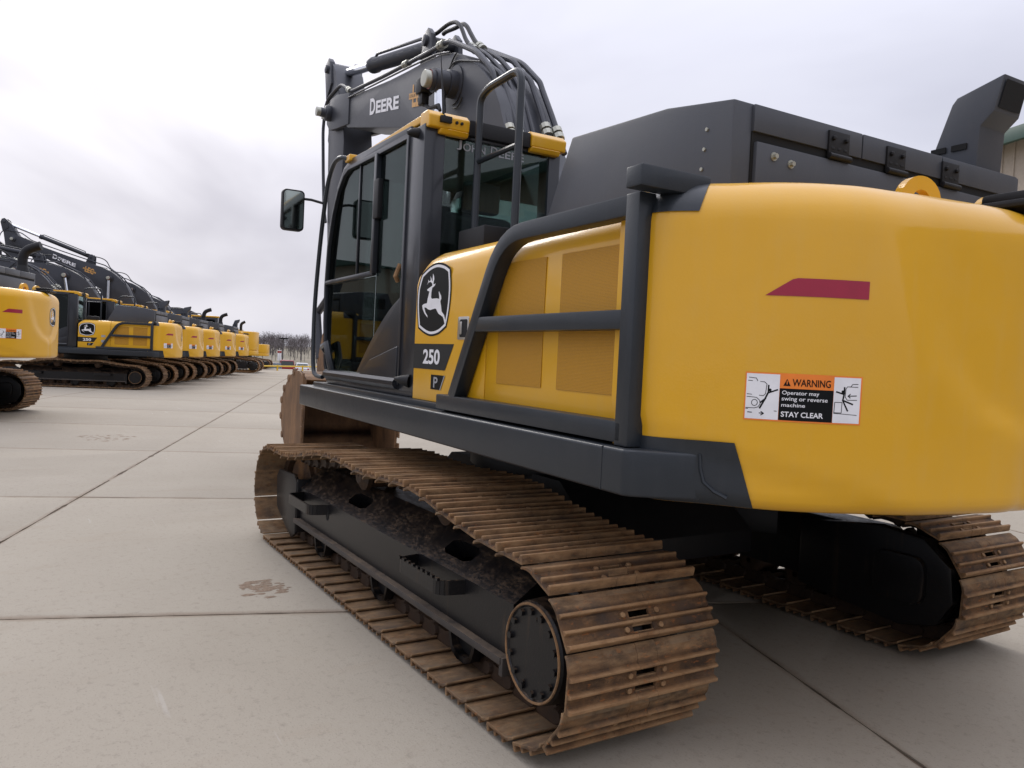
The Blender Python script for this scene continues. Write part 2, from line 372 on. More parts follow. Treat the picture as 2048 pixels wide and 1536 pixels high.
def text_poly(s_, bold=0.0, sx=1.0, spacing=1.0):
    key = (s_, bold, sx, spacing)
    if key in _txt: return _txt[key]
    cu_ = bpy.data.curves.new('text_tmp', 'FONT'); cu_.body = s_; cu_.size = 1; cu_.offset = bold; cu_.space_character = spacing; cu_.resolution_u = 4; cu_.fill_mode = 'FRONT'
    ob = bpy.data.objects.new('text_tmp', cu_); COL.objects.link(ob)
    dg = bpy.context.evaluated_depsgraph_get(); me = bpy.data.meshes.new_from_object(ob.evaluated_get(dg))
    V = [(v.co.x * sx, v.co.y) for v in me.vertices]; F = [tuple(p_.vertices) for p_ in me.polygons]
    bpy.data.objects.remove(ob); bpy.data.curves.remove(cu_); bpy.data.meshes.remove(me)
    x0 = min(v[0] for v in V); x1 = max(v[0] for v in V); y0 = min(v[1] for v in V); y1 = max(v[1] for v in V)
    _txt[key] = ([(a - x0, b_ - y0) for a, b_ in V], F, x1 - x0, y1 - y0); return _txt[key]
def put_text(g, s_, fn, x, y, w=None, h=None, bold=.0, spacing=1.0):
    """write s_ into the box x..x+w, y..y+h of the 2-D chart fn(u,v)->3-D"""
    V, F, W, H = text_poly(s_, bold, 1.0, spacing)
    sy = (h / H) if h else (w / W); sx = (w / W) if w else sy
    g.add([fn(x + a * sx, y + b_ * sy) for a, b_ in V], F)
def ribbon(g, pts, w, fn):
    for (a, b_) in zip(pts[:-1], pts[1:]):
        d = Vector((b_[0] - a[0], b_[1] - a[1])); d.normalize(); n_ = Vector((-d.y, d.x)) * w / 2; ex = d * w * .3
        q = [(a[0] + n_.x - ex.x, a[1] + n_.y - ex.y), (b_[0] + n_.x + ex.x, b_[1] + n_.y + ex.y), (b_[0] - n_.x + ex.x, b_[1] - n_.y + ex.y), (a[0] - n_.x - ex.x, a[1] - n_.y - ex.y)]
        g.add([fn(*p_) for p_ in q], [(0, 1, 2, 3)])

# ================================================================== excavator geometry (x forward, y left, z up; origin under the swing centre)
TH = -0.0431
SHOE_W = 0.743; GAUGE = 2.59; PINOFF = 0.054; NSHOE = 50
def track_path():
    rp_ = .36 - PINOFF
    P = [(-1.92, .045 + PINOFF), (1.90, .045 + PINOFF)]
    P += [(1.90 + rp_ * math.sin(a), .405 - rp_ * math.cos(a)) for a in [R(x) for x in range(12, 180, 12)]]
    top = [(1.90, .765), (1.65, .755), (1.44, .752), (1.24, .772), (1.06, .80), (.86, .832), (.66, .868), (.45, .879), (.25, .875), (-.1, .853), (-.5, .872), (-.75, .888), (-.95, .872), (-1.24, .821), (-1.6, .775), (-1.92, .765)]
    P += [(a, b_ - PINOFF) for a, b_ in top]
    P += [(-1.92 - rp_ * math.sin(a), .405 + rp_ * math.cos(a)) for a in [R(x) for x in range(12, 180, 12)]]
    return P
_tp = track_path(); _tl = [0.0]
for i in range(len(_tp)):
    a, b_ = _tp[i], _tp[(i + 1) % len(_tp)]; _tl.append(_tl[-1] + math.hypot(b_[0] - a[0], b_[1] - a[1]))
def track_at(s_):
    s_ %= _tl[-1]
    for i in range(len(_tp)):
        if _tl[i + 1] >= s_:
            t_ = (s_ - _tl[i]) / (_tl[i + 1] - _tl[i]); a, b_ = _tp[i], _tp[(i + 1) % len(_tp)]
            return Vector((a[0] + (b_[0] - a[0]) * t_, 0, a[1] + (b_[1] - a[1]) * t_))
def shoe_matrices(phase=0.11):
    out = []; step = _tl[-1] / NSHOE
    for i in range(NSHOE):
        s_ = phase + i * step; a = track_at(s_ - .095); b_ = track_at(s_ + .095); c = (a + b_) * .5
        t_ = (b_ - a).normalized(); n_ = Vector((t_.z, 0, -t_.x)); y_ = n_.cross(t_); c = c + n_ * PINOFF
        out.append(Matrix(((t_.x, y_.x, n_.x, c.x), (t_.y, y_.y, n_.y, c.y), (t_.z, y_.z, n_.z, c.z), (0, 0, 0, 1))))
    return out
def shoe_geo(detail=True):
    g = G(); w = SHOE_W / 2
    full = [(-.121, -.022), (-.114, -.011), (-.101, -.0065), (-.088, .003), (-.070, .009), (-.053, .010), (-.047, .029), (-.037, .029), (-.030, .010), (.009, .010), (.015, .029), (.025, .029), (.032, .010), (.062, .010), (.070, .034), (.083, .034), (.089, .006), (.088, -.004), (-.062, -.004), (-.082, -.010), (-.102, -.018), (-.116, -.028)]
    if not detail:
        return g.prism(full, 'y', -w, w)
    A = [(-.121, -.022), (-.114, -.011), (-.101, -.0065), (-.088, .003), (-.070, .009), (-.053, .010), (-.047, .029), (-.037, .029), (-.030, .010), (-.023, .010), (-.023, -.004), (-.062, -.004), (-.082, -.010), (-.102, -.018), (-.116, -.028)]
    B = [(.000, -.004), (.000, .010), (.009, .010), (.015, .029), (.025, .029), (.032, .010), (.036, .010), (.036, -.004)]
    Cc = [(.055, -.004), (.055, .010), (.062, .010), (.070, .034), (.083, .034), (.089, .006), (.088, -.004)]
    h = .05
    g.prism(full, 'y', -w, -h); g.prism(full, 'y', h, w)
    for q in (A, B, Cc): g.prism(q, 'y', -h + .0005, h - .0005)
    for bx in (-.011, .047):
        for by in (-.085, .085):
            g.tube([(bx, by, .008), (bx, by, .021)], .0125, 6)
    return g
def link_geo():
    g = G()
    for sy in (-1, 1):
        poly = [(-.108, -.035), (-.10, -.02), (-.06, -.006), (.06, -.006), (.09, -.02), (.098, -.05), (.085, -.085), (.03, -.078), (-.02, -.078), (-.07, -.095), (-.105, -.075)]
        g.prism(poly, 'y', sy * .08, sy * .135); g.tube([(.092, sy * .07, -.056), (.092, sy * .125, -.056), (.092, sy * .152, -.056)], [.043, .043, .030], 10)
    g.cyl((.092, -.1, -.056), (.092, .1, -.056), .028, 10)
    return g
def hole_plate(g, quad, hole, depth=.12):
    """quad: 4 corners of a flat plate; hole: (u0,u1,v0,v1) octagonal opening with a pocket behind"""
    q = [Vector(p_) for p_ in quad]
    def at(u, v): return q[0] * (1 - u) * (1 - v) + q[1] * u * (1 - v) + q[2] * u * v + q[3] * (1 - u) * v
    u0, u1, v0, v1 = hole; cu_ = (u1 - u0) * .16; cv = (v1 - v0) * .22
    inn = [(u0 + cu_, v0), (u1 - cu_, v0), (u1, v0 + cv), (u1, v1 - cv), (u1 - cu_, v1), (u0 + cu_, v1), (u0, v1 - cv), (u0, v0 + cv)]
    out = [(u0 + cu_, 0), (u1 - cu_, 0), (1, v0 + cv), (1, v1 - cv), (u1 - cu_, 1), (u0 + cu_, 1), (0, v1 - cv), (0, v0 + cv)]
    n_ = (q[1] - q[0]).cross(q[3] - q[0]).normalized()
    I = [at(*p_) for p_ in inn]; O = [at(*p_) for p_ in out]; D = [p_ + n_ * depth for p_ in I]
    corners = [q[1], q[2], q[3], q[0]]
    V = I + O + corners + D; f = []
    for i in range(8):
        j = (i + 1) % 8
        if i % 2 == 0: f.append((i, 8 + i, 8 + j, j))
        else: f += [(i, 8 + i, 16 + (i // 2)), (i, 16 + (i // 2), 8 + j, j)]
        f.append((i, j, 20 + j, 20 + i))
    g.add(V, f)
def frame_geo():
    g = G()   # left track frame
    x0, x1 = -1.66, 1.50
    yo, zo0, zo1, yi, zi = 1.52, .245, .505, 1.305, .655
    # outer side, underside, inner side
    g.add([(x0, yo, zo0), (x1, yo, zo0), (x1, yo, zo1), (x0, yo, zo1)], [(0, 1, 2, 3)])
    xs = [x0, -1.30, -.68, .10, .78, x1]
    for a, b_, hl in zip(xs[:-1], xs[1:], (None, 1, None, 1, None)):
        quad = [(a, yo, zo1), (b_, yo, zo1), (b_, yi, zi), (a, yi, zi)]
        if hl: hole_plate(g, quad, (.28, .74, .28, .68))
        else: g.add(quad, [(0, 1, 2, 3)])
    g.add([(x0, yi, zi), (x1, yi, zi), (x1, 1.08, zi), (x0, 1.08, zi)], [(0, 1, 2, 3)])
    g.add([(x0, 1.08, zi), (x1, 1.08, zi), (x1, 1.08, zo0), (x0, 1.08, zo0)], [(0, 1, 2, 3)])
    g.add([(x0, 1.08, zo0), (x1, 1.08, zo0), (x1, yo, zo0), (x0, yo, zo0)], [(0, 1, 2, 3)])
    for x in (x0, x1): g.add([(x, yo, zo0), (x, yo, zo1), (x, yi, zi), (x, 1.08, zi), (x, 1.08, zo0)], [(0, 1, 2, 3, 4)])
    return g
CWP = [(-2.20, 1.335), (-2.32, 1.335), (-2.42, 1.315), (-2.49, 1.265), (-2.56, 1.185), (-2.69, 1.065), (-2.79, .935), (-2.87, .775), (-2.94, .59), (-2.985, .36), (-3.025, 0)]
CWP = CWP + [(a, -b_) for a, b_ in CWP[-2::-1]]
_cw = [(v.x, v.y) for v in smooth_path([(a, b_, 0) for a, b_ in CWP], 8)]
_cl = [0.0]
for a, b_ in zip(_cw[:-1], _cw[1:]): _cl.append(_cl[-1] + math.hypot(b_[0] - a[0], b_[1] - a[1]))
CWL = _cl[-1]; CWC = CWL / 2
def cw_plan(s_):
    s_ = min(max(s_, 0), CWL - 1e-6)
    i = next(j for j in range(len(_cl) - 1) if _cl[j + 1] >= s_)
    t_ = (s_ - _cl[i]) / (_cl[i + 1] - _cl[i]); a, b_ = _cw[i], _cw[i + 1]
    p0 = _cw[max(i - 2, 0)]; p1 = _cw[min(i + 3, len(_cw) - 1)]
    d = Vector((p1[0] - p0[0], p1[1] - p0[1])).normalized(); n_ = Vector((d.y, -d.x))
    if n_.dot(Vector((a[0] + 1.2, a[1] * .6))) < 0: n_ = -n_
    return Vector((a[0] + (b_[0] - a[0]) * t_, a[1] + (b_[1] - a[1]) * t_)), n_
def sstep(a, b_, x):
    t_ = min(max((x - a) / (b_ - a), 0), 1); return t_ * t_ * (3 - 2 * t_)
_hw = [(1.36, 0.0), (1.415, .10), (1.449, .25), (1.638, .48), (1.841, .585), (2.11, .68), (2.4, .78)]
def cw_inset(s_, z):
    ins = 0.0
    if z > 2.09: ins += .16 * (1 - math.sqrt(max(0, 1 - ((z - 2.09) / .161) ** 2)))
    if z < 1.12: ins += .04 * ((1.12 - z) / .04) ** 2
    hw = 0
    for (za, wa), (zb, wb) in zip(_hw[:-1], _hw[1:]):
        if za <= z <= zb: hw = wa + (wb - wa) * (z - za) / (zb - za)
    ins += .030 * sstep(-.10, .16, hw - abs(s_ - CWC))
    d_ = abs(s_ - CWC); s2 = CWC - d_
    zl = 1.302 + (1.135 - 1.302) * (s2 - .467) / (1.09 - .467)
    if s2 < 1.25: ins += .014 * sstep(0, .05, zl - z) * sstep(1.25, 1.0, s2)
    return ins
def cw(s_, z, off=0.0):
    p_, n_ = cw_plan(s_); q = p_ - n_ * (cw_inset(s_, z) - off); return (q.x, q.y, z)
def cw_geo():
    g = G()
    us = [CWL * i / 110 for i in range(111)]
    zs = [1.08, 1.087, 1.10, 1.12] + [1.15 + .0392 * i for i in range(25)] + [2.12, 2.15, 2.18, 2.205, 2.225, 2.24, 2.247]
    rows = [[cw(u, z) for z in zs] for u in us]
    for r_, u in zip(rows, us):
        a = r_[0]; c = r_[-1]
        r_.insert(0, (-2.15, a[1] * .80, 1.08)); r_.append((-2.25 + (c[0] + 2.25) * .5, c[1] * .9, 2.256)); r_.append((-2.18, c[1] * .80, 2.25))
    nv = len(rows[0]); V = [p_ for r_ in rows for p_ in r_]
    F = [(i * nv + j, i * nv + j + 1, (i + 1) * nv + j + 1, (i + 1) * nv + j) for i in range(len(us) - 1) for j in range(nv - 1)]
    F += [tuple(range(nv)), tuple(range((len(us) - 1) * nv, len(us) * nv))]
    return g.add(V, F)
def cw_patch(g, s0, s1, z0, z1, off, n=14, slant0=0, slant1=0, m_=5):
    """strip on the counterweight; slant shifts the end with z (top moves by slant)"""
    def fn(u, v):
        z = z0 + (z1 - z0) * v; a = s0 + slant0 * v; b_ = s1 + slant1 * v; return cw(a + (b_ - a) * u, z, off)
    g.grid(fn, [i / n for i in range(n + 1)], [i / m_ for i in range(m_ + 1)])
DEER = [(-0.2686, 1.9892), (-0.2891, 2.0025), (-0.3218, 2.0033), (-0.3448, 1.9918), (-0.3448, 1.9789), (-0.318, 1.9732), (-0.2718, 1.9613), (-0.2764, 1.9538), (-0.3064, 1.9478), (-0.2977, 1.928), (-0.2857, 1.9053), (-0.2776, 1.8794), (-0.2259, 1.8755), (-0.2056, 1.8674), (-0.2183, 1.8434), (-0.2475, 1.819), (-0.2966, 1.792), (-0.2898, 1.8062), (-0.2617, 1.8244), (-0.2396, 1.8545), (-0.2658, 1.8536), (-0.2966, 1.8423), (-0.3301, 1.8369), (-0.3621, 1.8402), (-0.3974, 1.8433), (-0.4152, 1.8413), (-0.4345, 1.8251), (-0.4571, 1.8103), (-0.5137, 1.7934), (-0.5287, 1.7806), (-0.5441, 1.7511), (-0.5531, 1.7717), (-0.5329, 1.8027), (-0.4968, 1.8232), (-0.4864, 1.8544), (-0.4733, 1.8802), (-0.4758, 1.8885), (-0.4851, 1.8965), (-0.4798, 1.9136), (-0.4492, 1.9404), (-0.4426, 1.9379), (-0.4535, 1.9148), (-0.4554, 1.8978), (-0.4188, 1.9023), (-0.3478, 1.9025), (-0.336, 1.9117), (-0.3366, 1.9376), (-0.3474, 1.9687), (-0.3615, 1.9708), (-0.382, 1.9782), (-0.3947, 1.9902), (-0.3669, 1.9862), (-0.3606, 1.9909), (-0.3706, 2.016), (-0.3647, 2.0364), (-0.3488, 2.0505), (-0.3477, 2.029), (-0.3467, 2.0061), (-0.3391, 2.0094), (-0.3306, 2.0215), (-0.3105, 2.0388), (-0.32, 2.0193), (-0.3137, 2.0111), (-0.2957, 2.0093), (-0.2797, 2.0205), (-0.2849, 2.0071)]
SHIELD = [(-0.1815, 2.061), (-0.2822, 2.0945), (-0.367, 2.1092), (-0.4371, 2.109), (-0.5204, 2.0937), (-0.5927, 2.0672), (-0.6129, 1.9728), (-0.6123, 1.8909), (-0.5985, 1.8092), (-0.5722, 1.7318), (-0.4702, 1.6945), (-0.353, 1.6822), (-0.254, 1.6986), (-0.1574, 1.7296), (-0.125, 1.8524), (-0.1243, 1.9573), (-0.1485, 2.0157)]
def _sm(idx): return [(v.x, v.y) for v in smooth_path([(SHIELD[i][0], SHIELD[i][1], 0) for i in idx], 5)][:-1]
SHIELD = _sm([0, 1, 2, 3, 4, 5]) + _sm([5, 6, 7, 8, 9]) + _sm([9, 10, 11, 12, 13]) + _sm([13, 14, 15, 16, 0])
from mathutils.geometry import tessellate_polygon
def poly_fill(g, pts, fn):
    tri = tessellate_polygon([[Vector((a, b_, 0)) for a, b_ in pts]])
    g.add([fn(a, b_) for a, b_ in pts], [tuple(q) for q in tri])
def badge_geo(fn, lift=.0006):
    """fn(x,z,level): black shield, white ring, deer"""
    g = G(); cx, cz = -.367, 1.896
    sc_ = lambda k_: [(cx + (a - cx) * k_, cz + (b_ - cz) * k_) for a, b_ in SHIELD]
    g.cur = 0; poly_fill(g, sc_(1.0), lambda a, b_: fn(a, b_, 0))
    O, I = sc_(.945), sc_(.875); n_ = len(O)
    g.cur = 1
    g.add([fn(a, b_, lift) for a, b_ in O] + [fn(a, b_, lift) for a, b_ in I], [(i, (i + 1) % n_, n_ + (i + 1) % n_, n_ + i) for i in range(n_)])
    poly_fill(g, DEER, lambda a, b_: fn(a, b_, lift))
    return g
def label_geo():
    """warning label: 0 orange, 1 white, 2 black, on the counterweight skin"""
    g = G(); S0, S1, Z0, Z1 = .545, .936, 1.403, 1.560; W = S1 - S0; H = Z1 - Z0
    def ch(off): return lambda u, v: cw(S0 + u, Z0 + v, off)
    def rect(u0, u1, v0, v1, off, mi):
        g.cur = mi; n_ = max(2, int((u1 - u0) / .02)); f_ = ch(off)
        g.grid(lambda a, b_: f_(u0 + (u1 - u0) * a, v0 + (v1 - v0) * b_), [i / n_ for i in range(n_ + 1)], [0, .5, 1])
    rect(-.004, W + .004, -.005, H + .005, .0015, 0)
    rect(0, .110, 0, H, .0021, 1); rect(.294, W - .002, 0, H, .0021, 1)
    rect(.111, .293, 0, .110, .0021, 2)
    g.cur = 2; put_text(g, 'WARNING', ch(.0026), .152, .119, w=.130, h=.025, bold=.012)
    poly_fill(g, [(.122, .119), (.146, .119), (.134, .143)], ch(.0026))
    g.cur = 0; ribbon(g, [(.134, .125), (.134, .136)], .003, ch(.0030))
    g.cur = 1
    for tx, z_, w_, h_, bd in (('Operator may', .085, .125, .0175, .01), ('swing or reverse', .064, .155, .0175, .01), ('machine', .047, .079, .0125, .01), ('STAY CLEAR', .012, .142, .0185, .02)):
        put_text(g, tx, ch(.0026), .119, z_, w=w_, h=h_, bold=bd)
    g.cur = 2; f_ = ch(.0026)
    L = lambda pts, w_=.0022: ribbon(g, pts, w_, f_)
    # left pictogram
    L([(.008, .143), (.032, .141), (.037, .132)]); L([(.006, .132), (.060, .129), (.068, .122), (.065, .088), (.058, .081), (.004, .085)])
    L([(.004, .076), (.036, .074), (.047, .064), (.049, .052), (.042, .041), (.030, .037), (.002, .037)]); L([(.030 + .010 * math.cos(a), .056 + .011 * math.sin(a)) for a in [i * .7 for i in range(10)]])
    L([(.002, .034), (.104, .030)]); L([(.009, .022), (.062, .020)], .0032); L([(.053, .026), (.062, .020), (.053, .014)], .0032)
    L([(.074, .118), (.074, .092), (.104, .104)], .0052); L([(.074, .094), (.064, .070), (.048, .038)], .0058); L([(.066, .072), (.050, .058)], .0052)
    poly_fill(g, [(.079 + .0055 * math.cos(i * .785), .102 + .0055 * math.sin(i * .785)) for i in range(8)], f_)
    # right pictogram
    L([(W - .012, .136), (W - .032, .135), (W - .037, .127)]); L([(W - .012, .126), (W - .05, .126), (W - .055, .118), (W - .056, .090), (W - .048, .080), (W - .014, .081)])
    L([(W - .016, .096), (W - .046, .094)], .0032); L([(W - .038, .101), (W - .046, .094), (W - .038, .088)], .0032)
    L([(.299, .071), (.325, .071), (.324, .035), (.298, .035), (.299, .071)]); L([(.297, .033), (W - .012, .029)])
    L([(W - .060, .123), (W - .060, .102), (W - .064, .078), (W - .045, .043)], .0055); L([(W - .062, .100), (W - .088, .107)], .0052); L([(W - .062, .078), (W - .028, .066)], .0055)
    poly_fill(g, [(W - .065 + .0055 * math.cos(i * .785), .108 + .0055 * math.sin(i * .785)) for i in range(8)], f_)
    return g
# boom -------------------------------------------------------------
FOOT = Vector((.35, 0, 2.05)); NOSE = Vector((5.70, 0, 4.68)); APIN = Vector((6.08, 0, 5.36)); LUG = Vector((2.72, 0, 4.68)); BPIN = Vector((1.80, 0, 3.97))
BOOM = [(.12, 1.93), (.07, 2.15), (.20, 2.52), (.46, 2.90), (.70, 3.20), (.845, 3.405), (.935, 3.585), (1.05, 3.755), (1.24, 3.925), (1.38, 4.025), (1.525, 4.116), (1.70, 4.21), (1.86, 4.28), (2.18, 4.36), (2.66, 4.415), (2.95, 4.44), (3.5, 4.50), (4.95, 4.70), (5.1, 4.70), (5.1, 4.40), (4.95, 4.33), (3.62, 4.02), (2.95, 3.86), (2.55, 3.72), (2.25, 3.53), (1.98, 3.25), (1.72, 2.9), (1.45, 2.55), (.9, 2.12), (.58, 1.9), (.35, 1.83)]
HOSES = {
 'H1': ([(2.791, 0.2, 4.53), (2.436, 0.2, 4.498), (2.108, 0.2, 4.468), (1.995, 0.2, 4.425), (1.73, 0.2, 4.296), (1.496, 0.2, 4.179), (1.323, 0.2, 4.042), (1.171, 0.2, 3.916), (1.123, 0.2, 3.816), (1.049, 0.2, 3.682), (0.953, 0.2, 3.567), (0.70, 0.2, 3.15)], .028),
 'H2': ([(1.793, 0.13, 4.345), (1.554, 0.13, 4.189), (1.408, 0.13, 4.06), (1.178, 0.13, 3.922), (1.109, 0.13, 3.838), (1.008, 0.13, 3.668), (0.911, 0.13, 3.519), (0.68, 0.13, 3.13)], .028),
 'H3': ([(1.716, 0.06, 4.293), (1.556, 0.06, 4.2), (1.386, 0.06, 4.069), (1.223, 0.06, 3.944), (1.084, 0.06, 3.772), (0.948, 0.06, 3.57), (0.70, 0.06, 3.12)], .024),
 'H4': ([(1.7, -0.01, 4.292), (1.461, -0.01, 4.156), (1.255, -0.01, 3.987), (1.095, -0.01, 3.824), (0.96, -0.01, 3.633), (0.70, -0.01, 3.15)], .026),
 'H5': ([(1.971, -0.1, 4.417), (1.822, -0.1, 4.338), (1.381, -0.1, 4.134), (1.272, -0.1, 4.029), (1.069, -0.1, 3.882), (1.001, -0.1, 3.771), (0.882, -0.1, 3.585), (0.66, -0.1, 3.2)], .030),
 'H6': ([(2.088, -0.18, 4.473), (1.923, -0.18, 4.395), (1.372, -0.18, 4.131), (1.053, -0.18, 3.877), (1.012, -0.18, 3.808), (0.833, -0.18, 3.543), (0.62, -0.18, 3.2)], .030),
 'L1': ([(2.98, 0.1, 4.70), (2.911, 0.1, 4.775), (2.82, 0.1, 4.777), (2.64, 0.1, 4.741), (2.487, 0.1, 4.738), (2.355, 0.1, 4.733), (2.208, 0.1, 4.702), (2.093, 0.1, 4.637), (2.025, 0.1, 4.561), (1.955, 0.1, 4.468), (1.873, 0.1, 4.39), (1.72, 0.1, 4.28)], .024),
 'L2': ([(2.743, -0.02, 4.798), (2.674, -0.02, 4.8), (2.455, -0.02, 4.763), (2.293, -0.02, 4.742), (2.195, -0.02, 4.688), (2.093, -0.02, 4.581), (1.962, -0.02, 4.454), (1.70, -0.02, 4.27)], .026),
 'T1': ([(2.072, 0.2, 4.461), (2.512, 0.2, 4.507), (3.021, 0.2, 4.559), (3.857, 0.2, 4.652), (4.762, 0.2, 4.767), (5.04, 0.2, 4.804), (5.234, 0.2, 4.901), (5.464, 0.2, 5.008), (5.687, 0.2, 5.013), (6.064, 0.2, 4.988), (6.20, 0.2, 4.885), (6.26, 0.2, 4.60), (6.16, .2, 4.0), (6.05, .2, 3.5), (5.95, .2, 3.3)], .026),
 'T2': ([(1.924, 0.262, 4.297), (2.21, 0.262, 4.369), (2.929, 0.262, 4.46), (3.679, 0.262, 4.546), (4.563, 0.262, 4.648), (4.936, 0.262, 4.686)], .012),
 'W1': ([(1.977, 0.262, 4.093), (1.908, 0.262, 4.155), (1.76, 0.262, 4.167), (1.498, 0.262, 4.09), (1.291, 0.262, 4.021)], .009),
 'W2': ([(1.977, 0.262, 4.093), (1.893, 0.262, 4.164), (1.825, 0.262, 4.224), (1.769, 0.262, 4.244)], .009),
 'W3': ([(1.804, 0.262, 3.764), (1.715, 0.262, 3.753), (1.646, 0.262, 3.785), (1.622, 0.262, 3.821)], .008)}
CABF = [(1.88, 1.33), (1.95, 1.45), (2.02, 1.80), (2.035, 2.12), (2.0, 2.45), (1.90, 2.71), (1.77, 2.90), (1.62, 3.02), (1.45, 3.06)]   # cab front profile (x,z)

def cached(key, fn):
    if key not in MESH: MESH[key] = fn()
    return MESH[key]
def rotY_about(p_, a):   # positive a lifts +x side
    return Matrix.Translation(p_) @ Matrix.Rotation(-a, 4, 'Y') @ Matrix.Translation(-p_)
def excavator(root, lvl=2, th=TH, boom=0.0, stick=0.0, exhaust='wedge', logo=True):
    """lvl 2: foreground, 1: near row, 0: far row"""
    HR = Matrix.Rotation(th, 4, 'Z'); I4 = Matrix.Identity(4)
    def part(name, key, fn, parent=None, mat=I4):
        return link(name, cached((key, 'y' if lvl else 'n') if key in LV else key, fn), parent or root, mat)
    LV = ('shoe',)
    def multi(name, key, gfn, mats_, parent=None, mat=I4, *ma):
        def mk():
            g0 = gfn(); n_ = len(g0.v); par = list(range(n_))
            def fd(a):
                while par[a] != a: par[a] = par[par[a]]; a = par[a]
                return a
            for f_ in g0.f:
                for q in f_[1:]: par[fd(q)] = fd(f_[0])
            grp = {}
            for f_ in g0.f: grp.setdefault(fd(f_[0]), []).append(f_)
            out = []
            for fs in grp.values():
                ids = sorted({q for f_ in fs for q in f_}); mp = {q: i for i, q in enumerate(ids)}; g1 = G(); g1.add([g0.v[q] for q in ids], [tuple(mp[q] for q in f_) for f_ in fs]); out.append(g1.mesh(name, mats_, *ma))
            return out
        return [link(name, me, parent or root, mat) for me in cached(key, mk)]
    # ---------- undercarriage
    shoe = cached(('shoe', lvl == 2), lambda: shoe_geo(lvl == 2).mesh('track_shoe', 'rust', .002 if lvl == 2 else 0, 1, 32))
    lk = cached('link', lambda: link_geo().mesh('track_link', 'rust_dark', 0, 1, 30))
    mats = shoe_matrices()
    for sy in (1, -1):
        T_ = Matrix.Translation((0, sy * GAUGE / 2, 0))
        if lvl >= 1:
            for i, mm in enumerate(mats):
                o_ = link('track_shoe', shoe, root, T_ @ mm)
                if lvl == 2: link('track_link', lk, o_)
            if lvl == 1:
                def chain():
                    g = G(); b0 = link_geo()
                    for mm in mats: g.add([mm @ Vector(v) for v in b0.v], b0.f)
                    return g.mesh('track_chain', 'rust_dark', 0, 1, 30)
                tag(part('track_chain', 'chain', chain, None, T_), kind='stuff')
        else:
            def loop():
                g = G(); b0 = shoe_geo(False); b1 = link_geo()
                for mm in mats:
                    g.add([mm @ Vector(v) for v in b0.v], b0.f); g.add([mm @ Vector(v) for v in b1.v], b1.f)
                return g.mesh('track_shoes', 'rust', 0, 1, 25)
            tag(part('track_shoes', 'loop', loop, None, T_), kind='stuff')
        S = Matrix.Scale(1, 4) if sy > 0 else Matrix.Scale(-1, 4, (0, 1, 0))
        fr = part('track_frame', 'frame', lambda: frame_geo().mesh('track_frame', 'black_frame', 0, 2, 25, False, False), None, S)
        def ledge():
            g = G(); g.box(-1.64, 1.46, 1.50, 1.565, .238, .272); g.box(-1.655, -1.625, 1.46, 1.56, .19, .272); return g.mesh('ledge', 'dusty_edge', .005)
        part('ledge', 'ledge', ledge, fr)
        def idg():
            g = G(); g.prism([(1.45, .15), (1.55, .10), (1.72, .16), (1.97, .27), (2.0, .52), (1.93, .585), (1.52, .60), (1.45, .55)], 'y', 1.525, 1.552); g.box(1.44, 1.475, 1.25, 1.545, .16, .57); g.box(1.45, 1.95, 1.2, 1.53, .30, .48); return g.mesh('idler_guard', 'black_frame', .008)
        part('idler_guard', 'idg', idg, None, S)
        for a, b_, z in ((1.36, .80, .455), (-.68, -1.22, .462)):
            def steps():
                g = G()
                P_ = fillet([(a, 1.50, z), (a - .03, 1.645, z), (b_ + .03, 1.645, z), (b_, 1.50, z)], .05, 4)
                for p_, q_ in zip(P_[:-1], P_[1:]):
                    d_ = (q_ - p_).normalized(); n_ = Vector((-d_.y, d_.x, 0)) * .006
                    v = [p_ + n_, q_ + n_, q_ - n_, p_ - n_]; up_ = Vector((0, 0, .035))
                    g.add([x - up_ for x in v] + [x + up_ for x in v], [(0, 1, 2, 3), (7, 6, 5, 4), (0, 4, 5, 1), (1, 5, 6, 2), (2, 6, 7, 3), (3, 7, 4, 0)])
                for i in range(9 if a < 0 else 0):
                    x = a - .05 - i * (abs(a - b_) - .1) / 8; g.box(x - .012, x + .012, 1.637, 1.652, z + .033, z + .047)
                return g.mesh('step', 'black_frame', 0)
            part('step', ('steps', a), steps, fr)
        def slot_shade():
            g = G(); g.prism([(.80 + p_[0] * .03, .425 + p_[1] * .045) for p_ in arc(0, 0, 1, 0, 330, 11)], 'y', 1.50, 1.5225); return g.mesh('slot_shade', 'shadow_black')  # black capsule proud of the frame, standing in for a recess's shade
        part('slot_shade', 'slot_shade', slot_shade, fr)
        def spr():
            g = G(); n_ = 21; poly = []
            for i in range(n_):
                a = 2 * math.pi * i / n_
                for da, r_ in ((-.40, .255), (-.18, .315), (.18, .315), (.40, .255)): poly.append((-1.92 + r_ * math.cos(a + da * 2 * math.pi / n_), .405 + r_ * math.sin(a + da * 2 * math.pi / n_)))
            g.prism(poly, 'y', 1.262, 1.328); return g.mesh('sprocket', 'black_frame', .004, 1)
        part('sprocket', 'sprocket', spr, None, S)
        def hub():
            g = G(); g.lathe_y(-1.92, .395, [(1.15, .02), (1.15, .235), (1.40, .235), (1.41, .215), (1.578, .205), (1.590, .197), (1.592, .186), (1.586, .180), (1.588, .001)], 48)
            for i in range(14):
                a = 2 * math.pi * (i + .3) / 14; x, z = -1.92 + .163 * math.cos(a), .395 + .163 * math.sin(a)
                g.tube([(x, 1.584, z), (x, 1.600, z)], .0155, 6)
            for a in (1.75, -1.2):
                x, z = -1.92 + .145 * math.cos(a), .395 + .145 * math.sin(a); g.cyl((x, 1.584, z), (x, 1.597, z), .009, 6)
            return g.mesh('drive_hub', 'black_frame', 0, 2, 30)
        part('drive_hub', 'hub', hub, None, S)
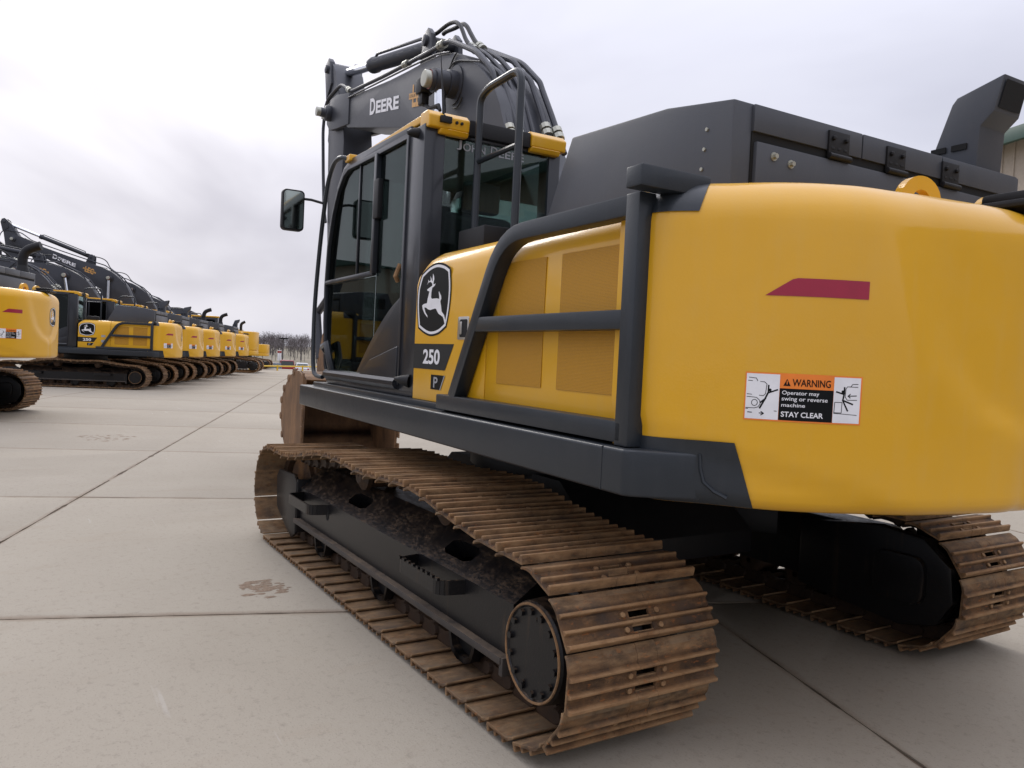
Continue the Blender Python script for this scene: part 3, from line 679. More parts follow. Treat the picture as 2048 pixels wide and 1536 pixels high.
        def mcov():
            g = G(); g.prism([(-1.15, .20), (-1.15, .62), (-1.70, .69), (-1.98, .665), (-2.15, .53), (-2.17, .34), (-2.08, .19), (-1.86, .135), (-1.45, .17)], 'y', 1.02, 1.10); g.prism(rrect(-2.02, -1.70, .28, .56, .08), 'y', .98, 1.025); return g.mesh('motor_cover', 'black_frame', .02, 2)
        part('motor_cover', 'mcov', mcov, None, S)
        def rim():
            g = G(); g.tube([(-1.92 + .193 * math.cos(a), 1.591, .395 + .193 * math.sin(a)) for a in [2 * math.pi * i / 48 for i in range(48)]], .006, 6, True); return g.mesh('hub_rim', 'rust', 0)
        part('hub_rim', 'rim', rim, None, S)
        def idl():
            g = G(); g.lathe_y(1.90, .405, [(1.20, .02), (1.20, .24), (1.215, .285), (1.25, .285), (1.255, .318), (1.335, .318), (1.34, .285), (1.375, .285), (1.39, .24), (1.39, .02)], 40); return g.mesh('idler_wheel', 'rust_dusty', 0, 2, 30)
        part('idler_wheel', 'idl', idl, None, S)
        def rol():
            g = G(); g.lathe_y(0, 0, [(1.17, .02), (1.17, .075), (1.185, .098), (1.215, .098), (1.22, .08), (1.37, .08), (1.375, .098), (1.405, .098), (1.42, .075), (1.44, .05), (1.44, .005)], 24); return g.mesh('track_roller', 'rust_dark', 0, 2, 30)
        if lvl:
            for i in range(8): part('track_roller', 'rol', rol, None, S @ Matrix.Translation((-1.42 + i * .405, 0, .195)))
            for x, z in ((.45, .745), (-.75, .755)): part('carrier_roller', 'rol', rol, None, S @ Matrix.Translation((x, .0, z)) )
            def grd():
                g = G(); pr = [(-.13, .11), (-.13, -.02), (-.10, -.09), (-.04, -.115), (.04, -.115), (.10, -.09), (.13, -.02), (.13, .11)]
                inn = [(a * .86, b_ * .86 + .012) for a, b_ in pr]; n_ = len(pr)
                for i in range(n_ - 1):
                    q = [pr[i], pr[i + 1], inn[i + 1], inn[i]]; g.prism(q, 'y', 1.455, 1.505)
                g.prism(pr, 'y', 1.452, 1.463)
                return g.mesh('roller_guard', 'black_frame', 0)
            for x in (.98, -.12, -1.18): part('roller_guard', 'grd', grd, None, S @ Matrix.Translation((x, 0, .20)))
    def body():
        g = G(); g.prism([(-1.1, .42), (-1.1, .56), (-.7, .86), (.7, .86), (1.1, .56), (1.1, .42)], 'y', -.62, .62)
        for sx in (-1, 1):
            for sy in (-1, 1):
                g.add([(sx * .25, sy * .5, .46), (sx * 1.0, sy * 1.15, .46), (sx * .55, sy * 1.15, .46), (sx * .1, sy * .6, .46), (sx * .25, sy * .5, .80), (sx * 1.0, sy * 1.15, .62), (sx * .55, sy * 1.15, .62), (sx * .1, sy * .6, .80)], [(0, 1, 2, 3), (7, 6, 5, 4), (0, 4, 5, 1), (1, 5, 6, 2), (2, 6, 7, 3), (3, 7, 4, 0)])
        g.tube([(0, 0, .84), (0, 0, .92)], .74, 40); g.tube([(0, 0, .92), (0, 0, 1.06)], .66, 40); return g.mesh('carbody', 'black_plastic', .006)  # near-black material picked to deepen the shade under the body
    part('carbody', 'body', body)
    # ---------- house
    def frame_h():
        g = G(); g.prism([(2.0, 1.05), (2.0, -1.05), (-2.3, -1.05), (-2.3, 1.05)], 'z', 1.06, 1.14)
        g.box(-2.25, 1.95, -1.28, 1.27, 1.142, 1.275); return g.mesh('house_frame', 'black_plastic', .006)
    hf = part('house_frame', 'house_frame', frame_h, None, HR)
    def beam():
        g = G(); g.prism([(2.184, 1.415), (-2.395, 1.415), (-2.418, 1.395), (-2.54, 1.195), (-2.54, 1.03), (2.184, 1.03)], 'z', 1.095, 1.265); return g.mesh('side_beam', 'charcoal', .014, 3)
    part('side_beam', 'beam', beam, None, HR)
    part('side_beam', 'beam', beam, None, HR @ Matrix.Scale(-1, 4, (0, 1, 0)))
    def strip():
        g = G(); g.box(-.66, 2.05, 1.10, 1.335, 1.262, 1.298); return g.mesh('sill', 'charcoal', .008)
    part('sill', 'strip', strip, None, HR)
    if lvl == 2:
        def seam():
            g = G(); g.prism([(-2.262, 1.10), (-2.268, 1.10), (-2.268, 1.262), (-2.262, 1.262)], 'y', 1.41, 1.4165)
            P_ = [cw(q_, z_, .008) for q_, z_ in ((.400, 1.262), (.405, 1.21), (.418, 1.165), (.455, 1.135), (.50, 1.115))]
            g.tube(P_, .007, 6); return g
        multi('weld_seam', 'seam', seam, 'charcoal', None, HR)
    PR = [(1.30, 1.30), (1.302, 1.70), (1.30, 2.02), (1.288, 2.09), (1.262, 2.145), (1.215, 2.182), (1.14, 2.20), (.86, 2.205), (.86, 1.30)]
    def panel_geo(x0, x1, roundf):
        g = G()
        xs = [x0] if not roundf else []
        xs = [x1, x0] if not roundf else [x1, x0 - .20, x0 - .12, x0 - .06, x0 - .025, x0 - .006, x0]
        rows = []
        for x in xs:
            k_ = 0
            if roundf: t_ = max(0, (x - (x0 - .20)) / .20); k_ = .115 * t_ ** 2.6
            rows.append([(x, a, 1.30 + (b_ - 1.30) * (1 - (k_ / .9) * ((b_ - 1.3) / .9) ** 6)) for a, b_ in PR])
        n_ = len(PR); V = [p_ for r_ in rows for p_ in r_]
        F = [(i * n_ + j, i * n_ + (j + 1) % n_, (i + 1) * n_ + (j + 1) % n_, (i + 1) * n_ + j) for i in range(len(rows) - 1) for j in range(n_)] + [tuple(range(n_)), tuple(range((len(rows) - 1) * n_, len(rows) * n_))]
        return g.add(V, F)
    Y = 'yellow' if lvl == 2 else 'yellow_far'
    sp = part('side_panel', 'side_panel' + Y, lambda: panel_geo(-.105, -1.064, True).mesh('side_panel', Y, .004, 2, 30), None, HR)
    dp = part('grille_door', 'grille_door' + Y, lambda: panel_geo(-1.072, -2.345, False).mesh('grille_door', Y, .004, 2, 30), None, HR)
    for a, b_ in ((-1.196, -1.621), (-1.751, -2.173)):
        part('screen', ('scr', a), lambda: G().prism(rrect(b_, a, 1.446, 2.035, .004, 2), 'y', 1.28, 1.3045).mesh('screen', 'yellow_screen'), dp)
    if logo:
        part('deer_badge', 'badge', lambda: badge_geo(lambda a, b_, l: (a, 1.3035 + l, b_)).mesh('deer_badge', ['black_print', 'white_print'], 0, 1, 30, False, False), sp)
    def stripe():
        g = G(); f_ = lambda off: (lambda u, v: (-u, 1.3035 + off, v))
        g.cur = 0; poly_fill(g, [(.106, 1.637), (.683, 1.637), (.575, 1.487), (.106, 1.487)], f_(0))
        g.cur = 1; put_text(g, '250', f_(.0008), .255, 1.517, w=.245, h=.088, bold=.03)
        g.cur = 2; poly_fill(g, [(.385, 1.457), (.578, 1.457), (.520, 1.372), (.385, 1.372)], f_(0))
        g.cur = 3; put_text(g, 'P', f_(.0008), .425, 1.383, w=.06, h=.062, bold=.02)
        poly_fill(g, [(.570, 1.457), (.584, 1.457), (.526, 1.372), (.514, 1.372)], f_(.0008))
        return g.mesh('model_decal', ['grey_print', 'white_print', 'black_print', 'silver_print'], 0, 1, 30, False, False)
    part('model_decal', 'stripe', stripe, sp)
    if lvl == 2:
        def latch():
            g = G(); g.prism(rrect(-.86, -.725, 1.662, 1.787, .012), 'y', 1.295, 1.306); return g.mesh('latch', 'steel', .002)
        la = part('latch', 'latch', latch, sp)
        part('latch_pocket_shade', 'latchp', lambda: G().prism(rrect(-.845, -.755, 1.675, 1.772, .01), 'y', 1.300, 1.3075).mesh('latch_pocket_shade', 'shadow_black'), sp)  # black plate on the latch, painted shade of its pocket
        part('latch_lever', 'latchl', lambda: G().prism(rrect(-.785, -.762, 1.69, 1.76, .008), 'y', 1.302, 1.312).mesh('latch_lever', 'steel', .002), sp)
    else:
        def dec():
            g = G(); g.prism(rrect(-.80, -.92, 1.66, 1.73, .005), 'y', 1.30, 1.304); g.prism([(-.86 + .07 * math.cos(a), 1.53 + .05 * math.sin(a)) for a in [i * .5 for i in range(12)]], 'y', 1.30, 1.304); return g
        if lvl == 1: multi('data_decal', 'dec', dec, 'silver_print', sp)
    # guard rail
    def rail():
        g = G(); y_ = 1.346
        g.sq([(-.655, y_, 1.318), (-2.332, y_, 1.318)], .080)
        g.sq([(-2.332, y_, 1.268), (-2.332, y_, 2.196)], .080)
        g.sq(fillet([(-.835, y_, 1.345), (-1.315, y_, 2.154), (-2.30, y_, 2.154)], .20, 6), .078, up=(0, 1, 0))
        g.sq([(-1.055, y_, 1.735), (-2.30, y_, 1.735)], .074)
        g.box(-2.46, -2.372, 1.13, 1.452, 2.192, 2.268)
        return g.mesh('guard_rail', 'charcoal', .008, 2)
    part('guard_rail', 'rail', rail, None, HR)
    # counterweight
    cwo = part('counterweight', 'cw' + Y, lambda: cw_geo().mesh('counterweight', Y, 0, 1, 50), None, HR)
    def dark():
        g = G(); cw_patch(g, .02, .517 + .075, 1.082, 1.313, .006, 22, 0, -.075, 8); cw_patch(g, .10, .352, 2.122, 2.246, .006, 12, 0, .035, 6)
        cw_patch(g, CWL - .02, CWL - .517 - .075, 1.082, 1.313, .006, 22, 0, .075, 8)
        return g
    multi('painted_corner', 'dark', dark, 'charcoal', cwo, I4, 0, 1, 60, True, False)
    def refl():
        g = G(); pts = [(.590, 1.831), (.680, 1.890), (.690, 1.894), (.938, 1.891), (.942, 1.886), (.944, 1.829)]
        g.grid(lambda u, v: cw(.590 + (.944 - .590) * u, 1.831 + v * (min(1, u * .354 / .095) * .062), .002), [0, .02, .05, .1, .15, .2, .25, .3, .4, .5, .6, .7, .8, .9, .97, 1], [0, .5, 1]); return g.mesh('reflector', 'maroon', 0, 1, 60, True, False)
    part('reflector', 'refl', refl, cwo)
    part('warning_label', 'wlabel', lambda: label_geo().mesh('warning_label', ['orange_print', 'white_print', 'black_print'], 0, 1, 60, False, False), cwo)
    def cwb():
        k_ = .80
        return badge_geo(lambda a, b_, l: cw(CWC + .235 + (-a - .367) * k_, 1.82 + (b_ - 1.896) * k_, .003 + l)).mesh('deer_badge', ['black_print', 'white_print'], 0, 1, 30, False, False)
    if logo: part('deer_badge', 'cwbadge', cwb, cwo)
    def lug():
        g = G(); n_ = 14; cz = 2.275
        outer = [(-.13, 2.22)] + [(.10 * math.cos(a), cz + .10 * math.sin(a)) for a in [math.pi - math.pi * i / n_ for i in range(n_ + 1)]] + [(.13, 2.22)]
        inner = [(-.045, 2.22)] + [(.045 * math.cos(a), cz + .045 * math.sin(a)) for a in [math.pi - math.pi * i / n_ for i in range(n_ + 1)]] + [(.045, 2.22)]
        for i in range(len(outer) - 1): g.prism([outer[i], outer[i + 1], inner[i + 1], inner[i]], 'y', -.02, .02)
        return g.mesh('lifting_lug', Y, 0, 1, 40)
    for y_ in (.22, -.30): part('lifting_lug', 'lug' + Y, lug, None, HR @ Matrix.Translation((-2.66, y_, 0)) @ Matrix.Rotation(R(78), 4, 'Z'))
    def rcam():
        g = G(); g.prism(rrect(-3.0, -2.6, -.36, -.02, .08), 'z', 2.255, 2.285); g.prism(rrect(-2.96, -2.72, -.30, -.08, .05), 'z', 2.285, 2.33); return g.mesh('rear_camera_cover', 'black_plastic', .012, 2)
    part('rear_camera_cover', 'rcam', rcam, None, HR)
    # hood
    def hood():
        g = G(); P_ = [(-.80, 2.15), (-1.13, 2.75), (-1.89, 2.71), (-2.30, 2.645), (-2.30, 2.15)]
        g.prism(P_, 'y', -1.15, .885); return g.mesh('engine_hood', 'hood_grey', .010, 2)
    ho = part('engine_hood', 'hood', hood, None, HR)
    def hgap():
        g = G(); g.box(-2.306, -2.29, -1.10, .785, 2.15, 2.535); return g.mesh('hood_gap_shade', 'shadow_black')  # black sheet put in for the shade between door and header
    part('hood_gap_shade', 'hgap', hgap, ho)
    def hdoor():
        g = G(); g.box(-2.324, -2.29, -1.09, .772, 2.15, 2.492); return g.mesh('rear_door', 'hood_grey', .006)
    part('rear_door', 'hdoor', hdoor, ho)
    def htop():
        g = G()
        for a, b_ in ((.785, .125), (.118, -.46), (-.467, -1.10)): g.box(-2.316, -2.28, b_, a, 2.532, 2.640)
        return g
    multi('hood_header', 'htop', htop, 'hood_grey', ho, I4, .004)
    if lvl == 2:
        def hinge():
            g = G(); g.box(-2.326, -2.314, -.065, .065, -.055, .05); g.cyl((-2.33, -.068, -.06), (-2.33, .068, -.06), .014, 10)
            for y_ in (-.04, .04): g.tube([(-2.325, y_, .018), (-2.338, y_, .018)], .011, 6)
            for y_ in (-.04, 0, .04): g.box(-2.3275, -2.32, y_ - .011, y_ + .011, -.030, -.018)
            return g.mesh('hinge', 'black_plastic', .002)
        for y_, z_ in ((.285, 2.585), (-.105, 2.585), (-.52, 2.585)): part('hinge', 'hinge', hinge, ho, Matrix.Translation((0, y_, z_ - .02)))
        def bolt():
            g = G(); g.tube([(-2.32, 0, 0), (-2.328, 0, 0)], .018, 12); g.tube([(-2.328, 0, 0), (-2.342, 0, 0)], .011, 6); return g.mesh('bolt', 'zinc', 0)
        for y_, z_ in ((.675, 2.445), (.575, 2.43), (-.80, 2.44)): part('bolt', 'bolt', bolt, ho, Matrix.Translation((0, y_, z_)))
        def sbolt():
            g = G(); g.tube([(0, .884, 0), (0, .892, 0)], .008, 8); return g.mesh('side_bolt', 'zinc', 0)
        for x, z in ((-2.155, 2.555), (-2.145, 2.475), (-2.135, 2.395)): part('side_bolt', 'sbolt', sbolt, ho, Matrix.Translation((x, 0, z)))
        def louv():
            g = G()
            for y_ in (-.70, -.86, -1.0): g.box(-2.327, -2.32, y_ - .05, y_ + .05, 2.33, 2.39)  # black boxes on the door skin, slot shade done as colour
            return g
        multi('vent_slot_shade', 'louv', louv, 'shadow_black', ho)
    if exhaust == 'wedge':
        def stack():
            g = G(); P_ = [(-2.00, 2.66), (-2.125, 3.0), (-2.15, 3.03), (-2.385, 3.09), (-2.345, 2.92), (-2.28, 2.86), (-2.27, 2.64)]
            g.prism(P_, 'y', -1.03, -.81); return g.mesh('exhaust_stack', 'hood_grey', .006)
        st = part('exhaust_stack', 'stack', stack, None, HR)
        def mouth():
            g = G(); d_ = .0035  # black faces laid on the stack for the shade inside its openings
            g.add([(-2.385 - d_, -1.012, 3.068), (-2.385 - d_, -.828, 3.068), (-2.352 - d_, -.828, 2.938), (-2.352 - d_, -1.012, 2.938)], [(0, 1, 2, 3)])
            for x in (-2.07, -2.18):
                g.box(x - .04, x + .04, -.8085, -.80, 2.755, 2.785)
            return g
        multi('exhaust_opening_shade', 'mouth', mouth, 'shadow_black', st, I4, 0, 1, 30, True, False)
    else:
        def elbow():
            g = G(); P_ = smooth_path([(-2.15, -.95, 2.6), (-2.15, -.95, 2.85), (-2.16, -.95, 2.95), (-2.22, -.95, 3.06), (-2.34, -.95, 3.13), (-2.46, -.95, 3.17)], 4)
            g.tube(P_, .085, 14); g.tube([(-2.15, -.95, 2.55), (-2.15, -.95, 2.78)], [.15, .09], 12); return g.mesh('exhaust_elbow', 'black_plastic', 0)
        part('exhaust_elbow', 'elbow', elbow, None, HR)
        part('hood_grille', 'hgr', lambda: G().box(-1.75, -1.2, .88, .8875, 2.4, 2.62).mesh('hood_grille', 'black_plastic'), ho)
    # deck behind the cab and right side of the house
    def deck():
        g = G(); g.box(-.98, -.075, -1.28, .845, 1.28, 2.17); g.box(-.62, -.28, .87, 1.12, 2.19, 2.33); g.box(-.98, -.10, .30, .86, 2.17, 2.22)
        return g.mesh('deck', 'black_plastic', .012)
    part('deck', 'deck', deck, None, HR)
    def rpan():
        g = G(); g.prism([(-1.30, 1.28), (-1.30, 2.05), (-1.24, 2.16), (-1.14, 2.2), (-.60, 2.2), (-.60, 1.28)], 'x', -2.34, .95); return g.mesh('right_panel', Y, .004, 2, 30)
    part('right_panel', 'rpan' + Y, rpan, None, HR)
    part('tool_box', 'tbox', lambda: G().box(.97, 1.9, -1.28, -.55, 1.28, 1.86).mesh('tool_box', 'charcoal', .02), None, HR)
    def hrail():
        g = G(); y_ = .95
        g.tube(fillet([(-.15, y_, 2.22), (-.15, y_, 3.20), (-.27, y_, 3.235), (-.67, y_, 3.235), (-.67, y_, 2.22)], .10, 5), .0235, 10)
        g.tube([(-.155, y_, 2.80), (-.665, y_, 2.80)], .017, 8); return g.mesh('hand_rail', 'charcoal', 0)
    part('hand_rail', 'hrail', hrail, None, HR)
    # ---------- cab
    def cabf():
        g = G()
        g.box(-.055, .20, 1.135, 1.275, 1.33, 3.01)          # left rear post
        g.box(-.045, .09, .272, .36, 1.33, 2.99)             # right rear post
        g.box(-.05, .05, .36, 1.135, 2.955, 2.992)            # rear header
        g.box(-.05, .05, .36, 1.135, 1.33, 2.20)             # rear lower wall
        g.box(-.03, 1.88, .272, 1.272, 1.30, 1.375)          # floor sill
        F_ = [(x, 1.245, z) for x, z in CABF]; g.sq(F_, .055, up=(0, 1, 0))
        F_ = [(x, .30, z) for x, z in CABF]; g.sq(F_, .055, up=(0, 1, 0))
        g.prism([(.18, 2.965), (.18, 3.045), (1.45, 3.085), (1.62, 3.04), (1.66, 3.0), (1.5, 3.01)], 'y', 1.21, 1.277)
        g.prism([(.05, 2.965), (.05, 3.045), (1.45, 3.085), (1.62, 3.04), (1.66, 3.0), (1.5, 3.01)], 'y', .27, .33)
        g.box(1.42, 1.62, .3, 1.245, 3.005, 3.05)
        g.box(.05, 1.6, .272, .30, 1.33, 2.15)
        return g.mesh('cab_frame', 'cab_dark', .010, 2)
    cb = part('cab_frame', 'cabf', cabf, None, HR)
    def roof():
        g = G(); pl = rrect(-.02, 1.55, .262, 1.262, .10, 4)
        g.prism(pl, 'z', 3.035, 3.085); g.prism([(.0 + (a - .75) * .93 + .75, (b_ - .76) * .93 + .76) for a, b_ in pl], 'z', 3.083, 3.105)
        g.prism([(-.095, 2.985), (-.105, 3.055), (-.06, 3.092), (.05, 3.092), (.05, 2.985)], 'y', .99, 1.268); g.prism([(-.095, 2.985), (-.105, 3.055), (-.06, 3.092), (.05, 3.092), (.05, 2.985)], 'y', .262, .53)
        g.prism([(-.10, 2.985), (-.08, 2.955), (.0, 2.955), (.0, 2.985)], 'y', .99, 1.19); g.prism([(-.10, 2.985), (-.08, 2.955), (.0, 2.955), (.0, 2.985)], 'y', .30, .53)
        g.box(1.40, 1.52, 1.20, 1.30, 3.06, 3.11)
        return g.mesh('cab_roof', Y, .012, 3)
    rf = part('cab_roof', 'roof' + Y, roof, None, HR)
    part('roof_recess', 'rrec', lambda: G().box(-.085, .02, .532, .988, 2.975, 3.075).mesh('roof_recess', 'black_plastic', .012), rf)
    if lvl == 2:
        def rc2():
            g = G(); g.box(-.125, -.10, 1.125, 1.20, 3.015, 3.055)
            for y_ in (1.05, 1.085): g.cyl((-.10, y_, 3.03), (-.114, y_, 3.03), .010, 10)
            g.tube([(.02, 1.19, 3.08), (-.10, 1.165, 3.06)], .008, 8); return g.mesh('roof_camera', 'black_plastic', .003)
        part('roof_camera', 'rc2', rc2, rf)
        part('antenna', 'ant', lambda: G().tube([(-.08, 1.165, 3.05), (-.06, 1.17, 3.2), (-.03, 1.185, 3.5)], [.009, .006, .002], 6).mesh('antenna', 'black_plastic'), rf)
        part('hook_knob', 'knob', lambda: G().tube([(.06, 1.27, 2.97), (.06, 1.32, 2.965), (.06, 1.345, 2.96)], [.035, .026, .012], 12).mesh('hook_knob', 'black_plastic'), rf)
        part('post_knob', 'knob2', lambda: G().tube([(.02, 1.27, 1.40), (.06, 1.31, 1.405), (.12, 1.33, 1.41)], [.045, .03, .012], 12).mesh('post_knob', 'black_plastic'), cb)
    def door():
        g = G(); y_ = 1.268
        out = [(.21, 1.38), (.21, 2.985), (.8, 2.995), (1.48, 3.015), (1.60, 2.985), (1.74, 2.88), (1.865, 2.70), (1.965, 2.45), (2.0, 2.12), (1.985, 1.80), (1.92, 1.45), (1.86, 1.38)]
        g.sq([(a, y_, b_) for a, b_ in out], .034, True, up=(0, 1, 0))
        g.sq([(.80, y_, 2.14), (.80, y_, 2.99)], .05, up=(0, 1, 0)); g.sq([(.80, y_, 2.14), (2.0, y_, 2.14)], .035, up=(0, 1, 0)); g.sq([(1.22, y_ - .01, 2.14), (1.22, y_ - .01, 3.0)], .022, up=(0, 1, 0))
        return g.mesh('cab_door', 'cab_dark', .004, 2)
    do = part('cab_door', 'door', door, None, HR)
    def dpan():
        g = G(); c_ = smooth_path([(.215, 0, 1.955), (.45, 0, 1.86), (.72, 0, 1.70), (.95, 0, 1.53), (1.13, 0, 1.38)], 4)
        poly = [(p_.x, p_.z) for p_ in c_] + [(.215, 1.38)]
        g.prism(poly, 'y', 1.24, 1.277); q = [(.22, 1.62), (.75, 1.52), (1.0, 1.395), (.22, 1.395)]; g.prism(q, 'y', 1.27, 1.295)
        return g.mesh('door_panel', 'cab_dark', .012, 3)
    part('door_panel', 'dpan', dpan, do)
    def sill2():
        g = G(); g.tube([(1.86, 1.272, 1.375), (.22, 1.272, 1.375)], .042, 10); g.tube([(1.92, 1.26, 1.55), (1.90, 1.30, 1.60), (1.80, 1.30, 1.62), (1.74, 1.30, 1.52), (1.73, 1.27, 1.40)], .030, 8); return g
    multi('door_sill', 'sill2', sill2, 'cab_dark', do)
    if lvl == 2:
        part('door_latch', 'dl', lambda: G().box(.70, .80, 1.26, 1.30, 2.52, 2.80).mesh('door_latch', 'black_plastic', .01), do)
        part('door_handle', 'dh', lambda: G().tube([(.30, 1.275, 2.05), (.28, 1.30, 2.08), (.27, 1.275, 2.16)], .016, 8).mesh('door_handle', 'rust'), do)
    panes = {'f': [(.83, 2.16), (1.98, 2.16), (1.95, 2.45), (1.85, 2.70), (1.73, 2.87), (1.59, 2.97), (1.48, 3.0), (.83, 2.98)], 'r': [(.23, 1.96), (.45, 1.87), (.72, 1.71), (.78, 1.67), (.78, 2.98), (.23, 2.97)], 'l': [(.80, 1.66), (.95, 1.54), (1.14, 1.40), (1.85, 1.40), (1.9, 1.46), (1.97, 1.80), (1.98, 2.12), (.80, 2.12)]}
    for kk, pl in panes.items():
        part('window_pane', 'pane' + kk, lambda: G().prism(pl, 'y', 1.252, 1.258).mesh('window_pane', 'glass'), do)
    rw = part('rear_window', 'rearwin', lambda: G().prism(rrect(.345, 1.14, 2.19, 2.962, .05), 'x', -.030, -.024).mesh('rear_window', 'glass_rear'), None, HR)
    def jd():
        g = G(); f_ = lambda u, v: (-.0315, 1.045 - u, 2.893 + v)
        for s_, x, w_, h_ in (('J', 0, .036, .062), ('OHN', .046, .160, .050), ('D', .245, .052, .062), ('EERE', .306, .190, .050)): put_text(g, s_, f_, x, -.005, w=w_, h=h_, bold=.015)
        return g.mesh('window_lettering', 'silver_print', 0, 1, 30, False, False)
    if lvl == 2: tag(part('window_lettering', 'jd', jd, rw), kind='stuff')
    part('right_window', 'rgtwin', lambda: G().prism([(.1, 2.15), (1.98, 2.15), (1.9, 2.7), (1.7, 2.93), (.1, 2.95)], 'y', .285, .291).mesh('right_window', 'glass_rear'), None, HR)
    def wind():
        g = G(); g.grid(lambda u, v: (u[0], .32 + v * .91, u[1]), [(x + .005, z) for x, z in CABF[1:-1]], [0, .5, 1]); return g.mesh('windshield', 'glass_rear', 0, 1, 40, True, False)
    part('windshield', 'wind', wind, None, HR)
    if lvl:
        def seat():
            g = G(); g.prism([(.35, 1.70), (.35, 1.86), (.95, 1.90), (.95, 1.72)], 'y', .52, 1.02); g.prism([(.22, 1.80), (.10, 2.50), (.20, 2.54), (.42, 1.86)], 'y', .54, 1.0); g.prism([(.10, 2.54), (.09, 2.74), (.17, 2.75), (.20, 2.54)], 'y', .64, .90); g.box(.4, .85, .6, .95, 1.38, 1.72)
            return g.mesh('seat', 'interior', .03, 3)
        part('seat', 'seat', seat, None, HR)
        def cons():
            g = G(); g.box(.3, 1.0, 1.04, 1.17, 1.40, 2.0); g.box(.3, 1.1, .36, .50, 1.40, 2.02); g.tube([(.95, 1.10, 2.0), (1.0, 1.10, 2.22)], .022, 8); g.tube([(1.05, .43, 2.0), (1.1, .43, 2.22)], .022, 8)
            g.box(1.25, 1.30, .32, .52, 2.15, 2.38); g.box(1.55, 1.75, .6, .95, 1.38, 1.6); g.tube([(1.62, .45, 1.4), (1.5, .45, 2.1)], .012, 6)
            g.box(.02, .3, .36, 1.13, 1.4, 2.18); return g.mesh('console', 'interior', .012)
        part('console', 'cons', cons, None, HR)
        part('headliner', 'hl', lambda: G().box(.05, 1.5, .33, 1.21, 2.96, 3.02).mesh('headliner', 'interior_tan', .01), None, HR)
    def hbar():
        g = G(); g.tube(smooth_path([(1.46, 1.27, 3.075), (1.55, 1.32, 3.105), (1.72, 1.325, 3.09), (1.86, 1.325, 2.99), (1.95, 1.325, 2.80), (2.05, 1.325, 2.45), (2.13, 1.325, 2.0), (2.135, 1.325, 1.65), (2.10, 1.325, 1.42), (2.03, 1.32, 1.355), (1.90, 1.30, 1.345)], 5), .0185, 10); return g.mesh('grab_bar', 'charcoal', 0)
    part('grab_bar', 'hbar', hbar, None, HR)
    def mir():
        g = G(); g.prism(rrect(1.475, 1.66, 2.555, 2.895, .035), 'x', 2.02, 2.09); return g.mesh('mirror', 'black_plastic', .012, 2)
    mi = part('mirror', 'mir', mir, None, HR)
    part('mirror_glass', 'mirg', lambda: G().prism(rrect(1.488, 1.648, 2.570, 2.880, .028), 'x', 2.017, 2.021).mesh('mirror_glass', 'mirror_glass'), mi)
    part('mirror_arm', 'mira', lambda: G().tube([(1.96, 1.325, 2.80), (2.03, 1.42, 2.83), (2.04, 1.50, 2.83)], .011, 8).mesh('mirror_arm', 'black_plastic'), mi)
    # ---------- boom, stick, bucket
    BM = rotY_about(FOOT, boom)
    SM = BM @ rotY_about(NOSE, stick)
    bo = part('boom', 'boom', lambda: G().prism(BOOM, 'y', -.25, .25).mesh('boom', 'boom_grey', .012, 2), None, HR @ BM)
    def fork():
        g = G()
        for s_ in (-1, 1):
            g.prism([(4.9, 4.36), (4.9, 4.74), (5.45, 4.86), (5.72, 4.86), (5.86, 4.74), (5.86, 4.58), (5.72, 4.47), (5.4, 4.42)], 'y', s_ * .205, s_ * .265)
            g.lathe_y(5.70, 4.68, [(s_ * .26, .001), (s_ * .26, .10), (s_ * .33, .10), (s_ * .34, .06), (s_ * .40, .06), (s_ * .405, .001)], 20)
        return g
    multi('boom_fork', 'fork', fork, 'boom_grey', bo, I4, .006)
    def bplate():
        g = G(); g.prism([(LUG.x - .18, 4.30), (LUG.x - .12, 4.72), (LUG.x - .03, 4.80), (LUG.x + .07, 4.77), (LUG.x + .16, 4.40)], 'y', -.17, -.12); g.prism([(LUG.x - .18, 4.30), (LUG.x - .12, 4.72), (LUG.x - .03, 4.80), (LUG.x + .07, 4.77), (LUG.x + .16, 4.40)], 'y', .12, .17)
        g.lathe_y(LUG.x, LUG.z, [(-.2, .001), (-.2, .055), (.2, .055), (.205, .001)], 16); return g
    multi('cylinder_bracket', 'bplate', bplate, 'boom_grey', bo, I4, .006)
    def boss():
        g = G()
        for s_ in (-1, 1): g.lathe_y(BPIN.x, BPIN.z, [(s_ * .245, .17), (s_ * .262, .17), (s_ * .264, .12), (s_ * .33, .12), (s_ * .34, .085), (s_ * .50, .085)], 28)
        return g
    multi('pin_boss', 'boss', boss, 'boom_grey', bo, I4, 0, 1, 30)
    def pcap():
        g = G()
        for s_ in (-1, 1): g.lathe_y(BPIN.x, BPIN.z, [(s_ * .495, .074), (s_ * .545, .074), (s_ * .552, .068), (s_ * .554, .001)], 28)
        return g
    multi('pin_cap', 'pcap', pcap, 'zinc', bo, I4, 0, 1, 30)
    multi('pin_cap', 'ncap', lambda: G().lathe_y(NOSE.x, NOSE.z, [(.40, .058), (.45, .058), (.455, .001)], 24), 'zinc', bo, I4, 0, 1, 30)
    part('pin_collar', 'pcol', lambda: G().lathe_y(BPIN.x, BPIN.z, [(.46, .083), (.495, .083), (.495, .06)], 28).mesh('pin_collar', 'red_paint'), bo)
    TXA = math.atan2(4.37 - 4.205, 4.105 - 3.19)
    def deere():
        g = G()
        def f_(u, v): return (4.115 - u * math.cos(TXA) - v * math.sin(TXA) * .0, .2545, 4.275 - u * math.sin(TXA) + v)
        put_text(g, 'D', f_, 0, 0, w=.185, h=.185, bold=.035); put_text(g, 'EERE', f_, .21, .006, w=.73, h=.140, bold=.035)
        return g.mesh('boom_lettering', 'white_print', 0, 1, 30, False, False)
    part('boom_lettering', 'deere', deere, bo)
